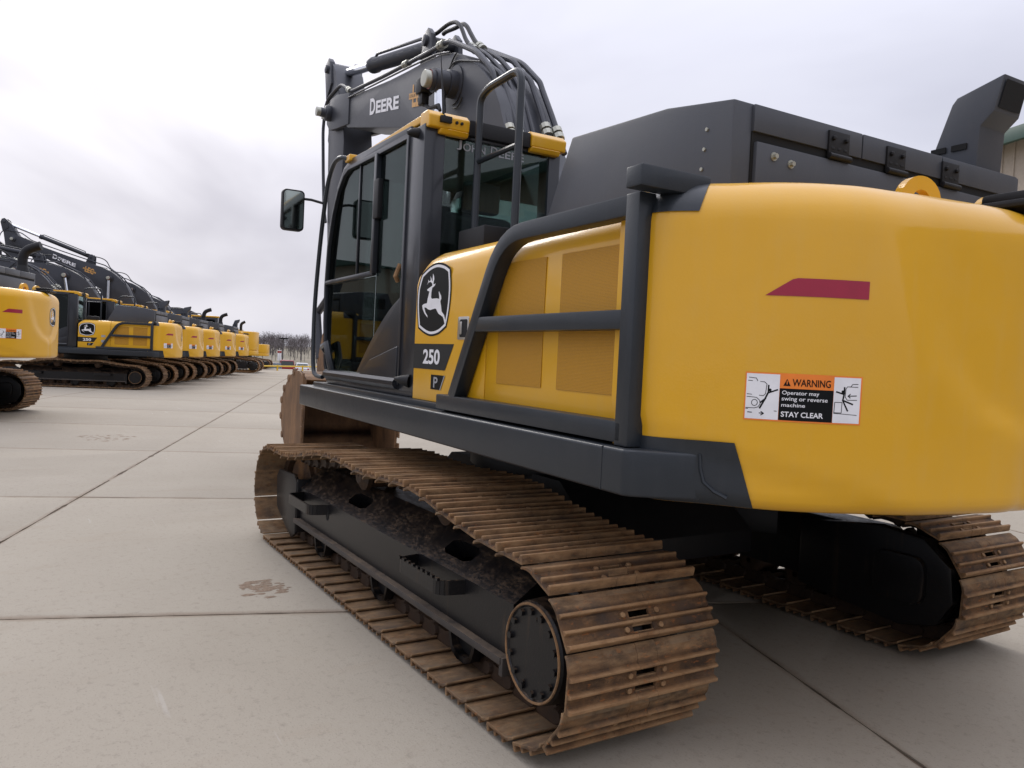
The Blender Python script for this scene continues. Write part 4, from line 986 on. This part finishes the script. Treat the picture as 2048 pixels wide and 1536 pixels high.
    def lec():
        g = G(); g.cur = 0
        def f_(u, v): return (2.90 - u * math.cos(TXA), .2545 , 4.045 - u * math.sin(TXA) + v)
        put_text(g, 'LEC', f_, .09, 0, w=.36, h=.23, bold=.03)
        def f2(u, v): p_ = f_(u, v); return (p_[0], .2555, p_[2])
        poly_fill(g, [(0, .085), (.54, .085), (.54, .145), (0, .145)], f2)
        g.cur = 1
        def f3(u, v): p_ = f_(u, v); return (p_[0], .2562, p_[2])
        put_text(g, 'LESLIE EQUIPMENT', f3, .015, .098, w=.51, h=.034, bold=.01)
        return g.mesh('dealer_decal', ['tan_print', 'grey_print'], 0, 1, 30, False, False)
    part('dealer_decal', 'lec', lec, bo)
    for hk, (P_, r_) in HOSES.items():
        def hs(P_=P_, r_=r_, hk=hk):
            Q = fillet(P_, .09, 3) if hk[0] in 'HT' else smooth_path(P_, 4)
            return G().tube(Q, r_ * .82, 10 if lvl == 2 else 6).mesh('hose', 'boom_grey' if hk[0] in 'HT' else 'rubber', 0)
        if lvl or hk in ('H1', 'H5', 'L1', 'T1'): part('hose', ('hose', hk, lvl == 2), hs, bo)
    if lvl:
        def clamp():
            g = G()
            for hk, i, t_ in (('H1', -2, .4), ('H2', -2, .4), ('H5', -2, .35), ('H6', -2, .35), ('L1', -2, .3), ('L2', -2, .2), ('T1', 2, .1), ('H1', 1, .4), ('T1', 5, .1), ('T1', 10, .1)):
                P_, r_ = HOSES[hk]; a = Vector(P_[i]); b_ = Vector(P_[i + 1]); p_ = a.lerp(b_, t_); d_ = (b_ - a).normalized()
                for s_ in (0, .065): g.tube([p_ + d_ * s_, p_ + d_ * (s_ + .045)], r_ + .014, 10)
            return g
        multi('hose_fitting', 'clamp', clamp, 'zinc', bo)
    if lvl == 2:
        def wlamp():
            g = G(); g.prism(rrect(1.93, 2.06, 3.90, 4.03, .02), 'y', .40, .52); g.prism(rrect(1.95, 2.04, 3.80, 3.90, .015), 'y', .43, .50); g.tube([(1.99, .46, 3.81), (1.85, .46, 3.74), (1.66, .46, 3.72), (1.62, .46, 3.66)], .016, 8); return g.mesh('work_light', 'black_plastic', .006)
        part('work_light', 'wlamp', wlamp, bo)
    # boom cylinders
    base = Vector((1.45, 0, 1.42)); tip = BM @ BPIN
    d_ = (tip - base).normalized()
    for s_ in (-1, 1):
        off = Vector((0, s_ * .40, 0))
        bc = part('boom_cylinder', ('bcyl', s_, round(boom, 3)), lambda: G().tube([base + off, base + off + d_ * 1.45], .085, 20).mesh('boom_cylinder', 'boom_grey', .006), None, HR)
        part('rod', ('brod', s_, round(boom, 3)), lambda: G().tube([base + off + d_ * 1.4, tip + off], .052, 20).mesh('rod', 'chrome'), bc)
        part('rod_eye', ('breye', s_, round(boom, 3)), lambda: G().lathe_y(tip.x, tip.z, [(s_ * .34, .06), (s_ * .34, .105), (s_ * .46, .105), (s_ * .46, .06)], 20).mesh('rod_eye', 'boom_grey'), bc)
    # arm cylinder
    a0 = BM @ LUG; a1 = SM @ APIN; dd = (a1 - a0).normalized(); bl = 2.15
    key = (round(boom, 3), round(stick, 3))
    ac = part('arm_cylinder', ('acyl', key), lambda: G().tube([a0, a0 + dd * .1, a0 + dd * .12, a0 + dd * (bl - .12), a0 + dd * (bl - .1), a0 + dd * bl], [.06, .07, .082, .082, .096, .096], 20).mesh('arm_cylinder', 'boom_grey', 0), None, HR)
    part('rod', ('arod', key), lambda: G().tube([a0 + dd * (bl - .05), a1], .055, 20).mesh('rod', 'chrome'), ac)
    up_ = Vector((-dd.z, 0, dd.x))
    part('cylinder_line', ('aline', key), lambda: G().tube([a0 + dd * .3 + up_ * .08, a0 + dd * .34 + up_ * .125, a0 + dd * (bl - .12) + up_ * .125, a0 + dd * (bl - .06) + up_ * .085], .018, 8).mesh('cylinder_line', 'boom_grey'), ac)
    part('rod_head', ('ahead', key), lambda: G().lathe_y(a1.x, a1.z, [(-.1, .03), (-.1, .10), (.1, .10), (.1, .03)], 20).mesh('rod_head', 'boom_grey'), ac)
    STK = [(5.95, 5.42), (6.04, 5.47), (6.16, 5.44), (6.21, 5.30), (6.10, 4.95), (6.02, 4.45), (5.92, 3.4), (5.74, 2.1), (5.66, 1.86), (5.52, 1.78), (5.42, 1.86), (5.40, 2.1), (5.34, 3.2), (5.30, 4.25), (5.40, 4.66), (5.62, 4.95), (5.80, 5.28)]
    sk = part('stick', 'stick', lambda: G().prism(STK, 'y', -.19, .19).mesh('stick', 'boom_grey', .012, 2), None, HR @ SM)
    def eye():
        g = G()
        for s_ in (-1, 1): g.prism([(5.90, 5.15), (5.98, 5.46), (6.07, 5.53), (6.17, 5.49), (6.22, 5.36), (6.12, 4.98)], 'y', s_ * .15, s_ * .215)
        g.lathe_y(6.08, 5.38, [(-.25, .001), (-.25, .055), (.25, .055), (.255, .001)], 18); return g
    multi('stick_ear', 'eye', eye, 'boom_grey', sk, I4, .006)
    def bkc():
        g = G(); g.tube([(6.30, 0, 4.55), (6.22, 0, 3.0)], .075, 16); g.tube([(6.22, 0, 3.0), (6.10, 0, 2.1)], .045, 16); g.prism([(6.02, 4.4), (6.34, 4.62), (6.36, 4.5), (6.02, 4.1)], 'y', -.1, .1); return g.mesh('bucket_cylinder', 'boom_grey', 0, 1, 40)
    part('bucket_cylinder', 'bkc', bkc, sk)
    def lnk():
        g = G()
        for s_ in (-1, 1): g.tube([(6.10, s_ * .2, 2.1), (5.72, s_ * .2, 2.25)], .05, 8); g.tube([(6.10, s_ * .22, 2.1), (5.86, s_ * .22, 1.46)], .05, 8)
        return g
    multi('bucket_link', 'lnk', lnk, 'boom_grey', sk)
    def buck():
        g = G(); o_ = [(5.06, 1.20), (5.32, 1.30), (5.70, 1.24), (6.06, 1.04), (6.20, .78), (6.08, .42), (5.72, .19), (5.12, .12)]
        o_ = [(p_.x, p_.z) for p_ in smooth_path([(a, 0, b_) for a, b_ in o_], 3)]
        cx, cz = 5.55, .8; inn = [(cx + (a - cx) * .955, cz + (b_ - cz) * .955) for a, b_ in o_]
        for i in range(len(o_) - 1): g.prism([o_[i], o_[i + 1], inn[i + 1], inn[i]], 'y', -.62, .62)
        for s_ in (-1, 1): g.prism(o_, 'y', s_ * .60, s_ * .635)
        for s_ in (-1, 1):
            g.prism([(5.34, 1.24), (5.46, 1.80), (5.58, 1.86), (5.70, 1.78), (5.90, 1.40), (5.90, 1.10)], 'y', s_ * .21, s_ * .25)
            for i in range(5): g.box(5.045, 5.10, s_ * .628, s_ * .65, .25 + i * .22, .40 + i * .22)
            for i in range(7):
                a = o_[5 + i * 2]; g.tube([(a[0] - .005, s_ * .60, a[1]), (a[0] - .005, s_ * .645, a[1])], .05, 8)
        for i in range(5): y_ = -.56 + i * .28; g.prism([(5.16, .09), (5.16, .16), (4.86, .12), (4.86, .10)], 'y', y_ - .05, y_ + .05)
        return g.mesh('bucket', 'bucket_rust', .004, 1)
    part('bucket', 'buck', buck, None, HR @ SM)
    return root

# ================================================================== setting
AX = Vector((math.cos(R(-19.0)), math.sin(R(-19.0)), 0)); BX = Vector((math.sin(R(19.0)), math.cos(R(19.0)), 0))
def uv(u, v, z=0.0): p_ = AX * u + BX * v; return (p_.x, p_.y, z)
def height(u):
    if u < 60: return -.035
    if u < 84: return -.035 - 1.72 * sstep(60, 84, u)
    if u < 165: return -1.755
    return -1.755 + 5.0 * sstep(165, 420, u)
g = G(); us = [-320, -160, -80, -40, -10, 20, 40, 52, 60, 64, 68, 72, 76, 80, 84, 100, 125, 150, 165, 180, 200, 220, 240, 260, 280, 300, 330, 360, 420, 700]
vsn = [-500, -300, -180, -120, -80, -50, -25, 0, 25, 50, 80, 120, 180, 300, 500]
g.grid(lambda a, b_: uv(a, b_, height(a)), us, vsn)
tag(link('ground', g.mesh('ground', 'terrain', 0, 1, 60)), kind='structure')
g = G(); g.grid(lambda a, b_: uv(a, b_, -.013), [-16, 10, 35, 59], [-28, -5, 10, 25])
lot = tag(link('concrete_lot', g.mesh('concrete_lot', 'joint_dirt')), kind='structure')
U0, DU, V0, DV = -.55, 3.69, 4.1, 4.8
def slab(u0, u1, v0, v1, near):
    g = G(); gap = .008; n_ = 60 if near else 1; pts = []
    def jit(a, b_):
        if not near: return 0.0
        q = Vector((a, b_, 0)); return noise.noise(q * 2.2) * .012 + noise.noise(q * 9) * .007 + max(0, noise.noise(q * 3.1 + Vector((7, 3, 0))) - .35) * .05
    cs = [(u0 + gap, v0 + gap), (u1 - gap, v0 + gap), (u1 - gap, v1 - gap), (u0 + gap, v1 - gap)]; nin = [(0, 1), (-1, 0), (0, -1), (1, 0)]
    for s_ in range(4):
        a, b_ = cs[s_], cs[(s_ + 1) % 4]
        for i in range(n_):
            t_ = i / n_; u = a[0] + (b_[0] - a[0]) * t_; v = a[1] + (b_[1] - a[1]) * t_; j = jit(u, v) if 0 < i else 0
            pts.append((u + nin[s_][0] * j, v + nin[s_][1] * j))
    k_ = len(pts); cu_, cv = (u0 + u1) / 2, (v0 + v1) / 2
    ins = [(cu_ + (a - cu_) * (1 - .006), cv + (b_ - cv) * (1 - .006)) for a, b_ in pts]
    V = [uv(a, b_, -.012) for a, b_ in pts] + [uv(a, b_, -.004) for a, b_ in pts] + [uv(a, b_, 0) for a, b_ in ins]
    F = [(i, (i + 1) % k_, k_ + (i + 1) % k_, k_ + i) for i in range(k_)] + [(k_ + i, k_ + (i + 1) % k_, 2 * k_ + (i + 1) % k_, 2 * k_ + i) for i in range(k_)] + [tuple(range(2 * k_, 3 * k_))]
    return g.add(V, F).mesh('slab', 'concrete', 0, 1, 20, False, True)
for i in range(-4, 16):
    for j in range(-6, 4):
        u0, v0 = U0 + DU * i, V0 + DV * j
        c = AX * (u0 + DU / 2) + BX * (v0 + DV / 2); near = (c - Vector((-4.5, 3.35, 0))).length < 13
        link('slab', slab(u0, u0 + DU, v0, v0 + DV, near), lot)
# dried mud left on the slabs
def mud(loc, rx, ry, n_, seed):
    rr = random.Random(seed); g = G()
    for i in range(n_):
        a = rr.uniform(0, 6.28); q = rr.random() ** .6; x, y = loc[0] + rx * q * math.cos(a), loc[1] + ry * q * math.sin(a); s_ = rr.uniform(.006, .028); h_ = s_ * rr.uniform(.12, .3)
        k_ = 6; ph = rr.uniform(0, 6); st = rr.uniform(1, 2.4); V = [(x, y, h_)] + [(x + s_ * rr.uniform(.6, 1.2) * math.cos(ph + 6.283 * j / k_), y + s_ * st * rr.uniform(.6, 1.2) * math.sin(ph + 6.283 * j / k_), .0008) for j in range(k_)]
        g.add(V, [(0, 1 + j, 1 + (j + 1) % k_) for j in range(k_)])
    return g.mesh('mud', 'mud', 0, 1, 60)
for k_, (x, y, rx, ry, n_, lb) in enumerate(((.62, 1.98, .20, .15, 70, 'dried brown mud crumbs on concrete beside the foreground track'), (9.6, 2.2, .5, .45, 70, 'dark mud crumbs on concrete before the leftmost excavator'), (9.0, -1.6, .8, .7, 80, 'mud scraps on concrete seen under the foreground side beam'))):
    tag(link('mud_crumbs', mud((x, y), rx, ry, n_, k_)), lb, 'mud', kind='stuff')

# ================================================================== excavators
main = empty('excavator')
tag(main, 'large yellow and charcoal crawler excavator in the foreground, seen from its left rear', 'excavator')
excavator(main, 2)
ROW = [  # x, y, heading, scale, level, boom, stick, exhaust, label
 (14.35, 5.97, 68, 1.08, 1, 0, 0, 'elbow', 'yellow excavator cut off by the left edge, tail with deer badge nearest in the row'),
 (25.74, 1.58, 71, 1.0, 1, -.17, .10, 'wedge', 'excavator showing its whole side marked 250 with black guard rail, left of the row'),
 (29.2, .25, 72.5, 1.0, 0, -.04, -.05, 'wedge', 'excavator tail directly behind the one marked 250 in the row'),
 (32.66, -1.08, 70, 1.0, 0, .17, -.16, 'elbow', 'third excavator in the row, its raised boom with white lettering above the others'),
 (36.71, -2.64, 71.5, 1.0, 0, .04, -.1, 'elbow', 'fourth yellow excavator tail in the row, with round elbow exhaust'),
 (40.95, -4.26, 70, 1.0, 0, -.14, .1, 'wedge', 'fifth excavator tail in the row, just before the machine with two square side vents')]
for i, (x, y, hd, sc_, lv, bmv, stv, ex, lb) in enumerate(ROW):
    r_ = empty('excavator', (x, y, 0), R(hd), sc_)
    excavator(r_, lv, 0.0, bmv, stv, ex)
    tag(r_, lb, 'excavator', 'excavators parked in the row')

# two different machines at the far end of the row
def compact(root, small):
    Y = 'yellow_far'
    def part(name, gg, mat, parent=None, *ma): return link(name, gg.mesh(name, mat, *ma), parent or root)
    for sy in (1, -1):
        mats = shoe_matrices(); g = G(); b0 = shoe_geo(False); b1 = link_geo(); T_ = Matrix.Translation((0, sy * 1.2, 0))
        for mm in mats: g.add([T_ @ mm @ Vector(v) for v in b0.v], b0.f); g.add([T_ @ mm @ Vector(v) for v in b1.v], b1.f)
        tag(part('track_shoes', g, 'rust', None, 0, 1, 25), kind='stuff')
        g = G(); g.box(-1.6, 1.6, sy * 1.05, sy * 1.42, .22, .62); part('track_frame', g, 'black_frame', None, .02)
        g = G(); g.lathe_y(-1.92, .4, [(sy * 1.0, .02), (sy * 1.0, .24), (sy * 1.5, .24), (sy * 1.52, .2), (sy * 1.52, .01)], 24); part('drive_hub', g, 'black_frame')
        g = G(); g.lathe_y(1.92, .4, [(sy * 1.1, .02), (sy * 1.1, .3), (sy * 1.3, .3), (sy * 1.3, .02)], 24); part('idler_wheel', g, 'rust_dusty')
    g = G(); g.tube([(0, 0, .6), (0, 0, 1.06)], .7, 24); g.box(-1, 1, -1.1, 1.1, .45, .7); part('carbody', g, 'black_frame')
    top = 2.35 if not small else 2.0
    pl = [(1.9, 1.28), (-1.2, 1.30)] + [(v.x, v.y) for v in smooth_path([(-1.2, 1.30, 0), (-1.6, 1.24, 0), (-1.88, .95, 0), (-2.02, .5, 0), (-2.06, 0, 0), (-2.02, -.5, 0), (-1.88, -.95, 0), (-1.6, -1.24, 0), (-1.2, -1.30, 0)], 4)][1:] + [(1.9, -1.28)]
    g = G(); g.prism(pl, 'z', 1.05, 1.28); part('house_frame', g, Y, None, .02)
    g = G(); q = [(min(a, .0), b_) for a, b_ in pl]; g.prism(q, 'z', 1.282, top); bd = part('body_panel', g, Y, None, .08, 3)
    for z in (1.55, 1.95) if not small else (1.42, 1.72):
        g = G(); g.box(-1.1, -.78, 1.29, 1.306, z - .13, z + .13); part('vent', g, 'black_plastic', bd)
    g = G(); g.prism([(.05, 1.3), (.05, 3.0), (1.4, 3.02), (1.75, 2.7), (1.9, 2.0), (1.85, 1.3)], 'y', .25, 1.26); cb = part('cab', g, 'cab_dark', None, .04)
    g = G(); g.prism([(.2, 1.9), (.2, 2.9), (1.38, 2.92), (1.68, 2.65), (1.8, 2.0)], 'y', 1.262, 1.268); part('window_pane', g, 'glass_dark', cb)
    g = G(); g.prism(rrect(.0, 1.5, .25, 1.26, .1), 'z', 3.02, 3.1); part('cab_roof', g, Y, cb, .02)
    g = G(); g.tube(smooth_path([(-1.0, -.5, top - .05), (-1.0, -.5, top + .35), (-1.06, -.5, top + .48), (-1.22, -.5, top + .58)], 3), .08, 10); part('exhaust_elbow', g, 'black_plastic')
    bb = [(a, b_ - 1.0) for a, b_ in BOOM]
    g = G(); g.prism([(.35 + (a - .35) * .95 + (b_ - 1.05) * .25, 2.0 + (b_ - 1.05) * .85 - (a - .35) * .25) for a, b_ in bb], 'y', -.22, .22); part('boom', g, 'boom_grey', None, .02)
    g = G(); g.prism([(5.9, 2.9), (6.3, 2.7), (5.7, .9), (5.45, .9), (5.5, 2.5)], 'y', -.17, .17); part('stick', g, 'boom_grey', None, .02)
    g = G(); g.prism([(5.1, 1.2), (5.9, 1.2), (6.2, .7), (5.9, .2), (5.2, .1)], 'y', -.55, .55); part('bucket', g, 'bucket_rust', None, .03)
for (x, y, sc_, sm, lb) in ((46.6, -7.0, 1.08, False, 'tall yellow compact-tail excavator with two square side vents near the end of the row'), (56.5, -10.6, .92, True, 'small low excavator at the very end of the row with a dark exhaust')):
    r_ = empty('excavator', (x, y, 0), R(71), sc_); compact(r_, sm); tag(r_, lb, 'excavator', 'excavators parked in the row')

# ------------------------------------------------------------------ yellow barrier at the lot's edge
bar = empty('barrier_rail', (52.0, -12.0, 0))
DIRB = Vector((math.sin(R(40)) * -1, -math.cos(R(40)) * -1, 0))
def at_b(t_): return Vector((0, 0, 0)) + Vector((.61, -.79, 0)) * t_
for i in range(-2, 6):
    p_ = at_b(i * 3.0); link('post', G().tube([(p_.x, p_.y, -.03), (p_.x, p_.y, .40)], .06, 10).mesh('post', 'safety_yellow'), bar)
a_, b_ = at_b(-6), at_b(15)
link('rail', G().tube([(a_.x, a_.y, .32), (b_.x, b_.y, .32)], .05, 8).mesh('rail', 'safety_yellow'), bar)
tag(bar, 'low yellow pipe barrier with posts along the far edge of the lot', 'barrier')

# ------------------------------------------------------------------ parked cars beyond the barrier
def car(name, loc, rz, body, L, Wd, H, suv, label):
    r_ = empty(name, loc, R(rz)); h = L / 2; w = Wd / 2
    lo = .28; belt = H * .56
    prof = [(-h, lo + .15), (-h, belt * .95), (-h + .12, belt), (h * .35, belt), (h * .95, belt * .78), (h, lo + .2), (h - .1, lo), (-h + .1, lo)]
    link('body', G().prism(prof, 'y', -w, w).mesh('body', body, .09, 3), r_)
    rb = -h + .10 if suv else -h + .45
    cab_ = [(rb, belt), (rb + (.18 if suv else .55), H), (h * .02, H), (h * .38, belt)]
    up_ = .82
    g = G(); n_ = len(cab_); V = [(a, -w * (.98 if b_ == belt else up_), b_) for a, b_ in cab_] + [(a, w * (.98 if b_ == belt else up_), b_) for a, b_ in cab_]
    g.add(V, [tuple(range(n_)), tuple(range(2 * n_ - 1, n_ - 1, -1))] + [(i, i + n_, (i + 1) % n_ + n_, (i + 1) % n_) for i in range(n_)])
    cb = link('roof', g.mesh('roof', body, .05, 2), r_)
    g = G(); dxr = (.18 if suv else .55); zz0, zz1 = belt + .08, H - .10
    fx = lambda z: rb + dxr * (z - belt) / (H - belt) - .012
    g.add([(fx(zz0), -w * .86, zz0), (fx(zz0), w * .86, zz0), (fx(zz1), w * .76, zz1), (fx(zz1), -w * .76, zz1)], [(0, 1, 2, 3)]); link('rear_window', g.mesh('rear_window', 'glass_dark', 0, 1, 30, True, False), r_)
    for s_ in (-1, 1):
        yy = lambda z: s_ * (w * (.98 - (.98 - up_) * (z - belt) / (H - belt)) + .012)
        g = G(); g.add([(rb + .25 + (0 if suv else .25), yy(zz0), zz0), (h * .30, yy(zz0), zz0), (h * .02, yy(zz1), zz1), (rb + dxr + .10, yy(zz1), zz1)], [(0, 1, 2, 3)]); link('side_window', g.mesh('side_window', 'glass_dark', 0, 1, 30, True, False), r_)
        g = G(); g.box(-h - .012, -h + .05, s_ * w * .80 - .10, s_ * w * .80 + .10, belt * .62, belt * .96); link('tail_light', g.mesh('tail_light', 'tail_red', .01), r_)
        for x in (-h * .62, h * .62):
            g = G(); g.lathe_y(x, .33, [(s_ * (w - .22), .05), (s_ * (w - .22), .33), (s_ * (w + .01), .33), (s_ * (w + .015), .22), (s_ * (w - .02), .20), (s_ * (w - .02), .01)], 20); link('wheel', g.mesh('wheel', 'rubber'), r_)
    g = G(); g.box(-h - .05, -h + .2, -w * .92, w * .92, .32, .55); link('bumper', g.mesh('bumper', 'black_plastic', .04), r_)
    tag(r_, label, 'car', 'cars parked beyond the barrier')
ZP = -1.75
car('parked_car', (101.5, -26.6, ZP), -12, 'car_red', 4.9, 2.0, 1.85, True, 'dark red sport utility car seen from behind beyond the yellow barrier')
car('parked_car', (93.0, -21.8, ZP), -35, 'car_beige', 4.6, 1.8, 1.5, False, 'pale beige car left of the dark red one beyond the barrier')
car('parked_car', (97.5, -24.0, ZP), -15, 'car_blue', 4.6, 1.8, 1.5, False, 'dark blue car between the beige and the dark red ones')
car('parked_car', (104.5, -29.6, ZP), -12, 'car_white', 4.6, 1.8, 1.5, False, 'white car right of the dark red one beyond the barrier')

# ------------------------------------------------------------------ light pole, sign, power line
lp = empty('light_pole', (146.2, -38.5, -1.93))
link('pole', G().tube([(0, 0, 0), (0, 0, 5.4)], [.14, .09], 8).mesh('pole', 'bark_grey'), lp)
link('lamp_head', G().box(-.5, .5, -.8, .8, 5.35, 5.65).mesh('lamp_head', 'black_plastic', .05), lp)
tag(lp, 'dark light pole with a square head before the bare wood', 'light pole')
sg = empty('banner_sign', (116.3, -29.7, -1.93))
link('post', G().tube([(0, 0, 0), (0, 0, 3.6)], .05, 8).mesh('post', 'steel'), sg)
link('banner', G().box(-.04, .04, -.28, .28, 1.7, 3.3).mesh('banner', 'white_print', .01), sg)
link('banner_band', G().box(-.045, .045, -.285, .285, 2.85, 3.2).mesh('banner_band', 'red_paint', .01), sg)
tag(sg, 'narrow upright white and red banner on a post beyond the cars', 'sign')

# ------------------------------------------------------------------ bare winter wood on the hill
rr = random.Random(11); g = G()
def twig_tree(g, x, y, z, h):
    g.cur = 0
    lean = Vector((rr.uniform(-.06, .06), rr.uniform(-.06, .06), 1)); w = h * .013
    b0 = Vector((x, y, z)); t_ = b0 + lean * h
    g.tube([b0, b0.lerp(t_, .5), t_], [w, w * .6, w * .12], 4, caps=False)
    for i in range(16):
        f_ = rr.uniform(.28, .97); p_ = b0.lerp(t_, f_); a = rr.uniform(0, 6.283); l = h * (1.02 - f_) * rr.uniform(.35, .7) + .5
        d_ = Vector((math.cos(a) * .75, math.sin(a) * .75, rr.uniform(.5, 1.1))); q = p_ + d_ * l
        n_ = Vector((-d_.y, d_.x, 0)).normalized() * w * .5
        g.cur = 0; g.add([p_ - n_, p_ + n_, q], [(0, 1, 2)])
        g.cur = 1
        for j in range(6):
            s0 = p_.lerp(q, rr.uniform(.3, 1)); e_ = s0 + Vector((rr.uniform(-1, 1), rr.uniform(-1, 1), rr.uniform(.1, 1.2))) * l * .45
            m_ = Vector((rr.uniform(-1, 1), rr.uniform(-1, 1), 0)).normalized() * .045
            g.add([s0 - m_, s0 + m_, e_], [(0, 1, 2)])
for i in range(1000):
    u = rr.uniform(190, 350); v = rr.uniform(-75, 40) + (u - 215) * .05
    x, y, _ = uv(u, v); twig_tree(g, x, y, height(u) - .2, rr.uniform(3.6, 6.8))
tag(link('bare_wood', g.mesh('bare_wood', ['bark_grey', 'twig'], 0, 1, 60, False, False)), 'mass of bare grey-brown winter trees on the far hillside', 'woodland', kind='stuff')

# ------------------------------------------------------------------ building on the right
bd = empty('metal_building', (0, 0, 0)); P0 = Vector((9.2, -20.6, 0)); DW = Vector((-.945, .326, 0)); NW = Vector((.326, .945, 0))
bd2 = empty('warehouse', (47, 14, 0), R(-19))
link('wall', G().box(0, 30, 0, 40, -.03, 7.5).mesh('wall', 'wall_beige'), bd2)
link('roof', G().prism([(-.5, 7.52), (15, 9.4), (30.5, 7.52), (30.5, 7.4), (-.5, 7.4)], 'y', -.5, 40.5).mesh('roof', 'roof_green', 0), bd2)
tag(bd2, 'long beige warehouse with green roof beyond the row, left of the picture', 'building')
def bl(a, d_, z): p_ = P0 + DW * a - NW * d_; return (p_.x, p_.y, z)
def bbox(a0, a1, d0, d1, z0, z1):
    v = [bl(a, d_, z) for a in (a0, a1) for d_ in (d0, d1) for z in (z0, z1)]
    return G().add(v, [(0, 1, 3, 2), (4, 6, 7, 5), (0, 4, 5, 1), (2, 3, 7, 6), (0, 2, 6, 4), (1, 5, 7, 3)])
link('wall', bbox(0, 36, 0, 22, -.03, 8.35).mesh('wall', 'wall_beige'), bd)
for i in range(90):
    link('wall_rib', cached('rib', lambda: bbox(0, .05, -.03, .004, -.03, 8.30).mesh('wall_rib', 'wall_beige')), bd, Matrix.Translation(DW * (.3 + i * .4)))
rfg = G().add([bl(-.5, -.5, 8.36), bl(36.5, -.5, 8.36), bl(36.5, 11, 10.6), bl(-.5, 11, 10.6), bl(-.5, 22.5, 8.36), bl(36.5, 22.5, 8.36), bl(-.5, -.5, 8.30), bl(36.5, -.5, 8.30), bl(36.5, 22.5, 8.30), bl(-.5, 22.5, 8.30)], [(0, 1, 2, 3), (3, 2, 5, 4), (6, 7, 1, 0), (9, 8, 5, 4), (6, 0, 3, 4, 9), (7, 8, 5, 2, 1), (6, 9, 8, 7)])
link('roof', rfg.mesh('roof', 'roof_green', 0, 1, 20), bd)
link('fascia', bbox(-.55, 36.55, -.62, -.50, 8.12, 8.50).mesh('fascia', 'roof_green', .01), bd)
tag(bd, 'beige metal building with dark green roof edge behind the exhaust stack', 'building')
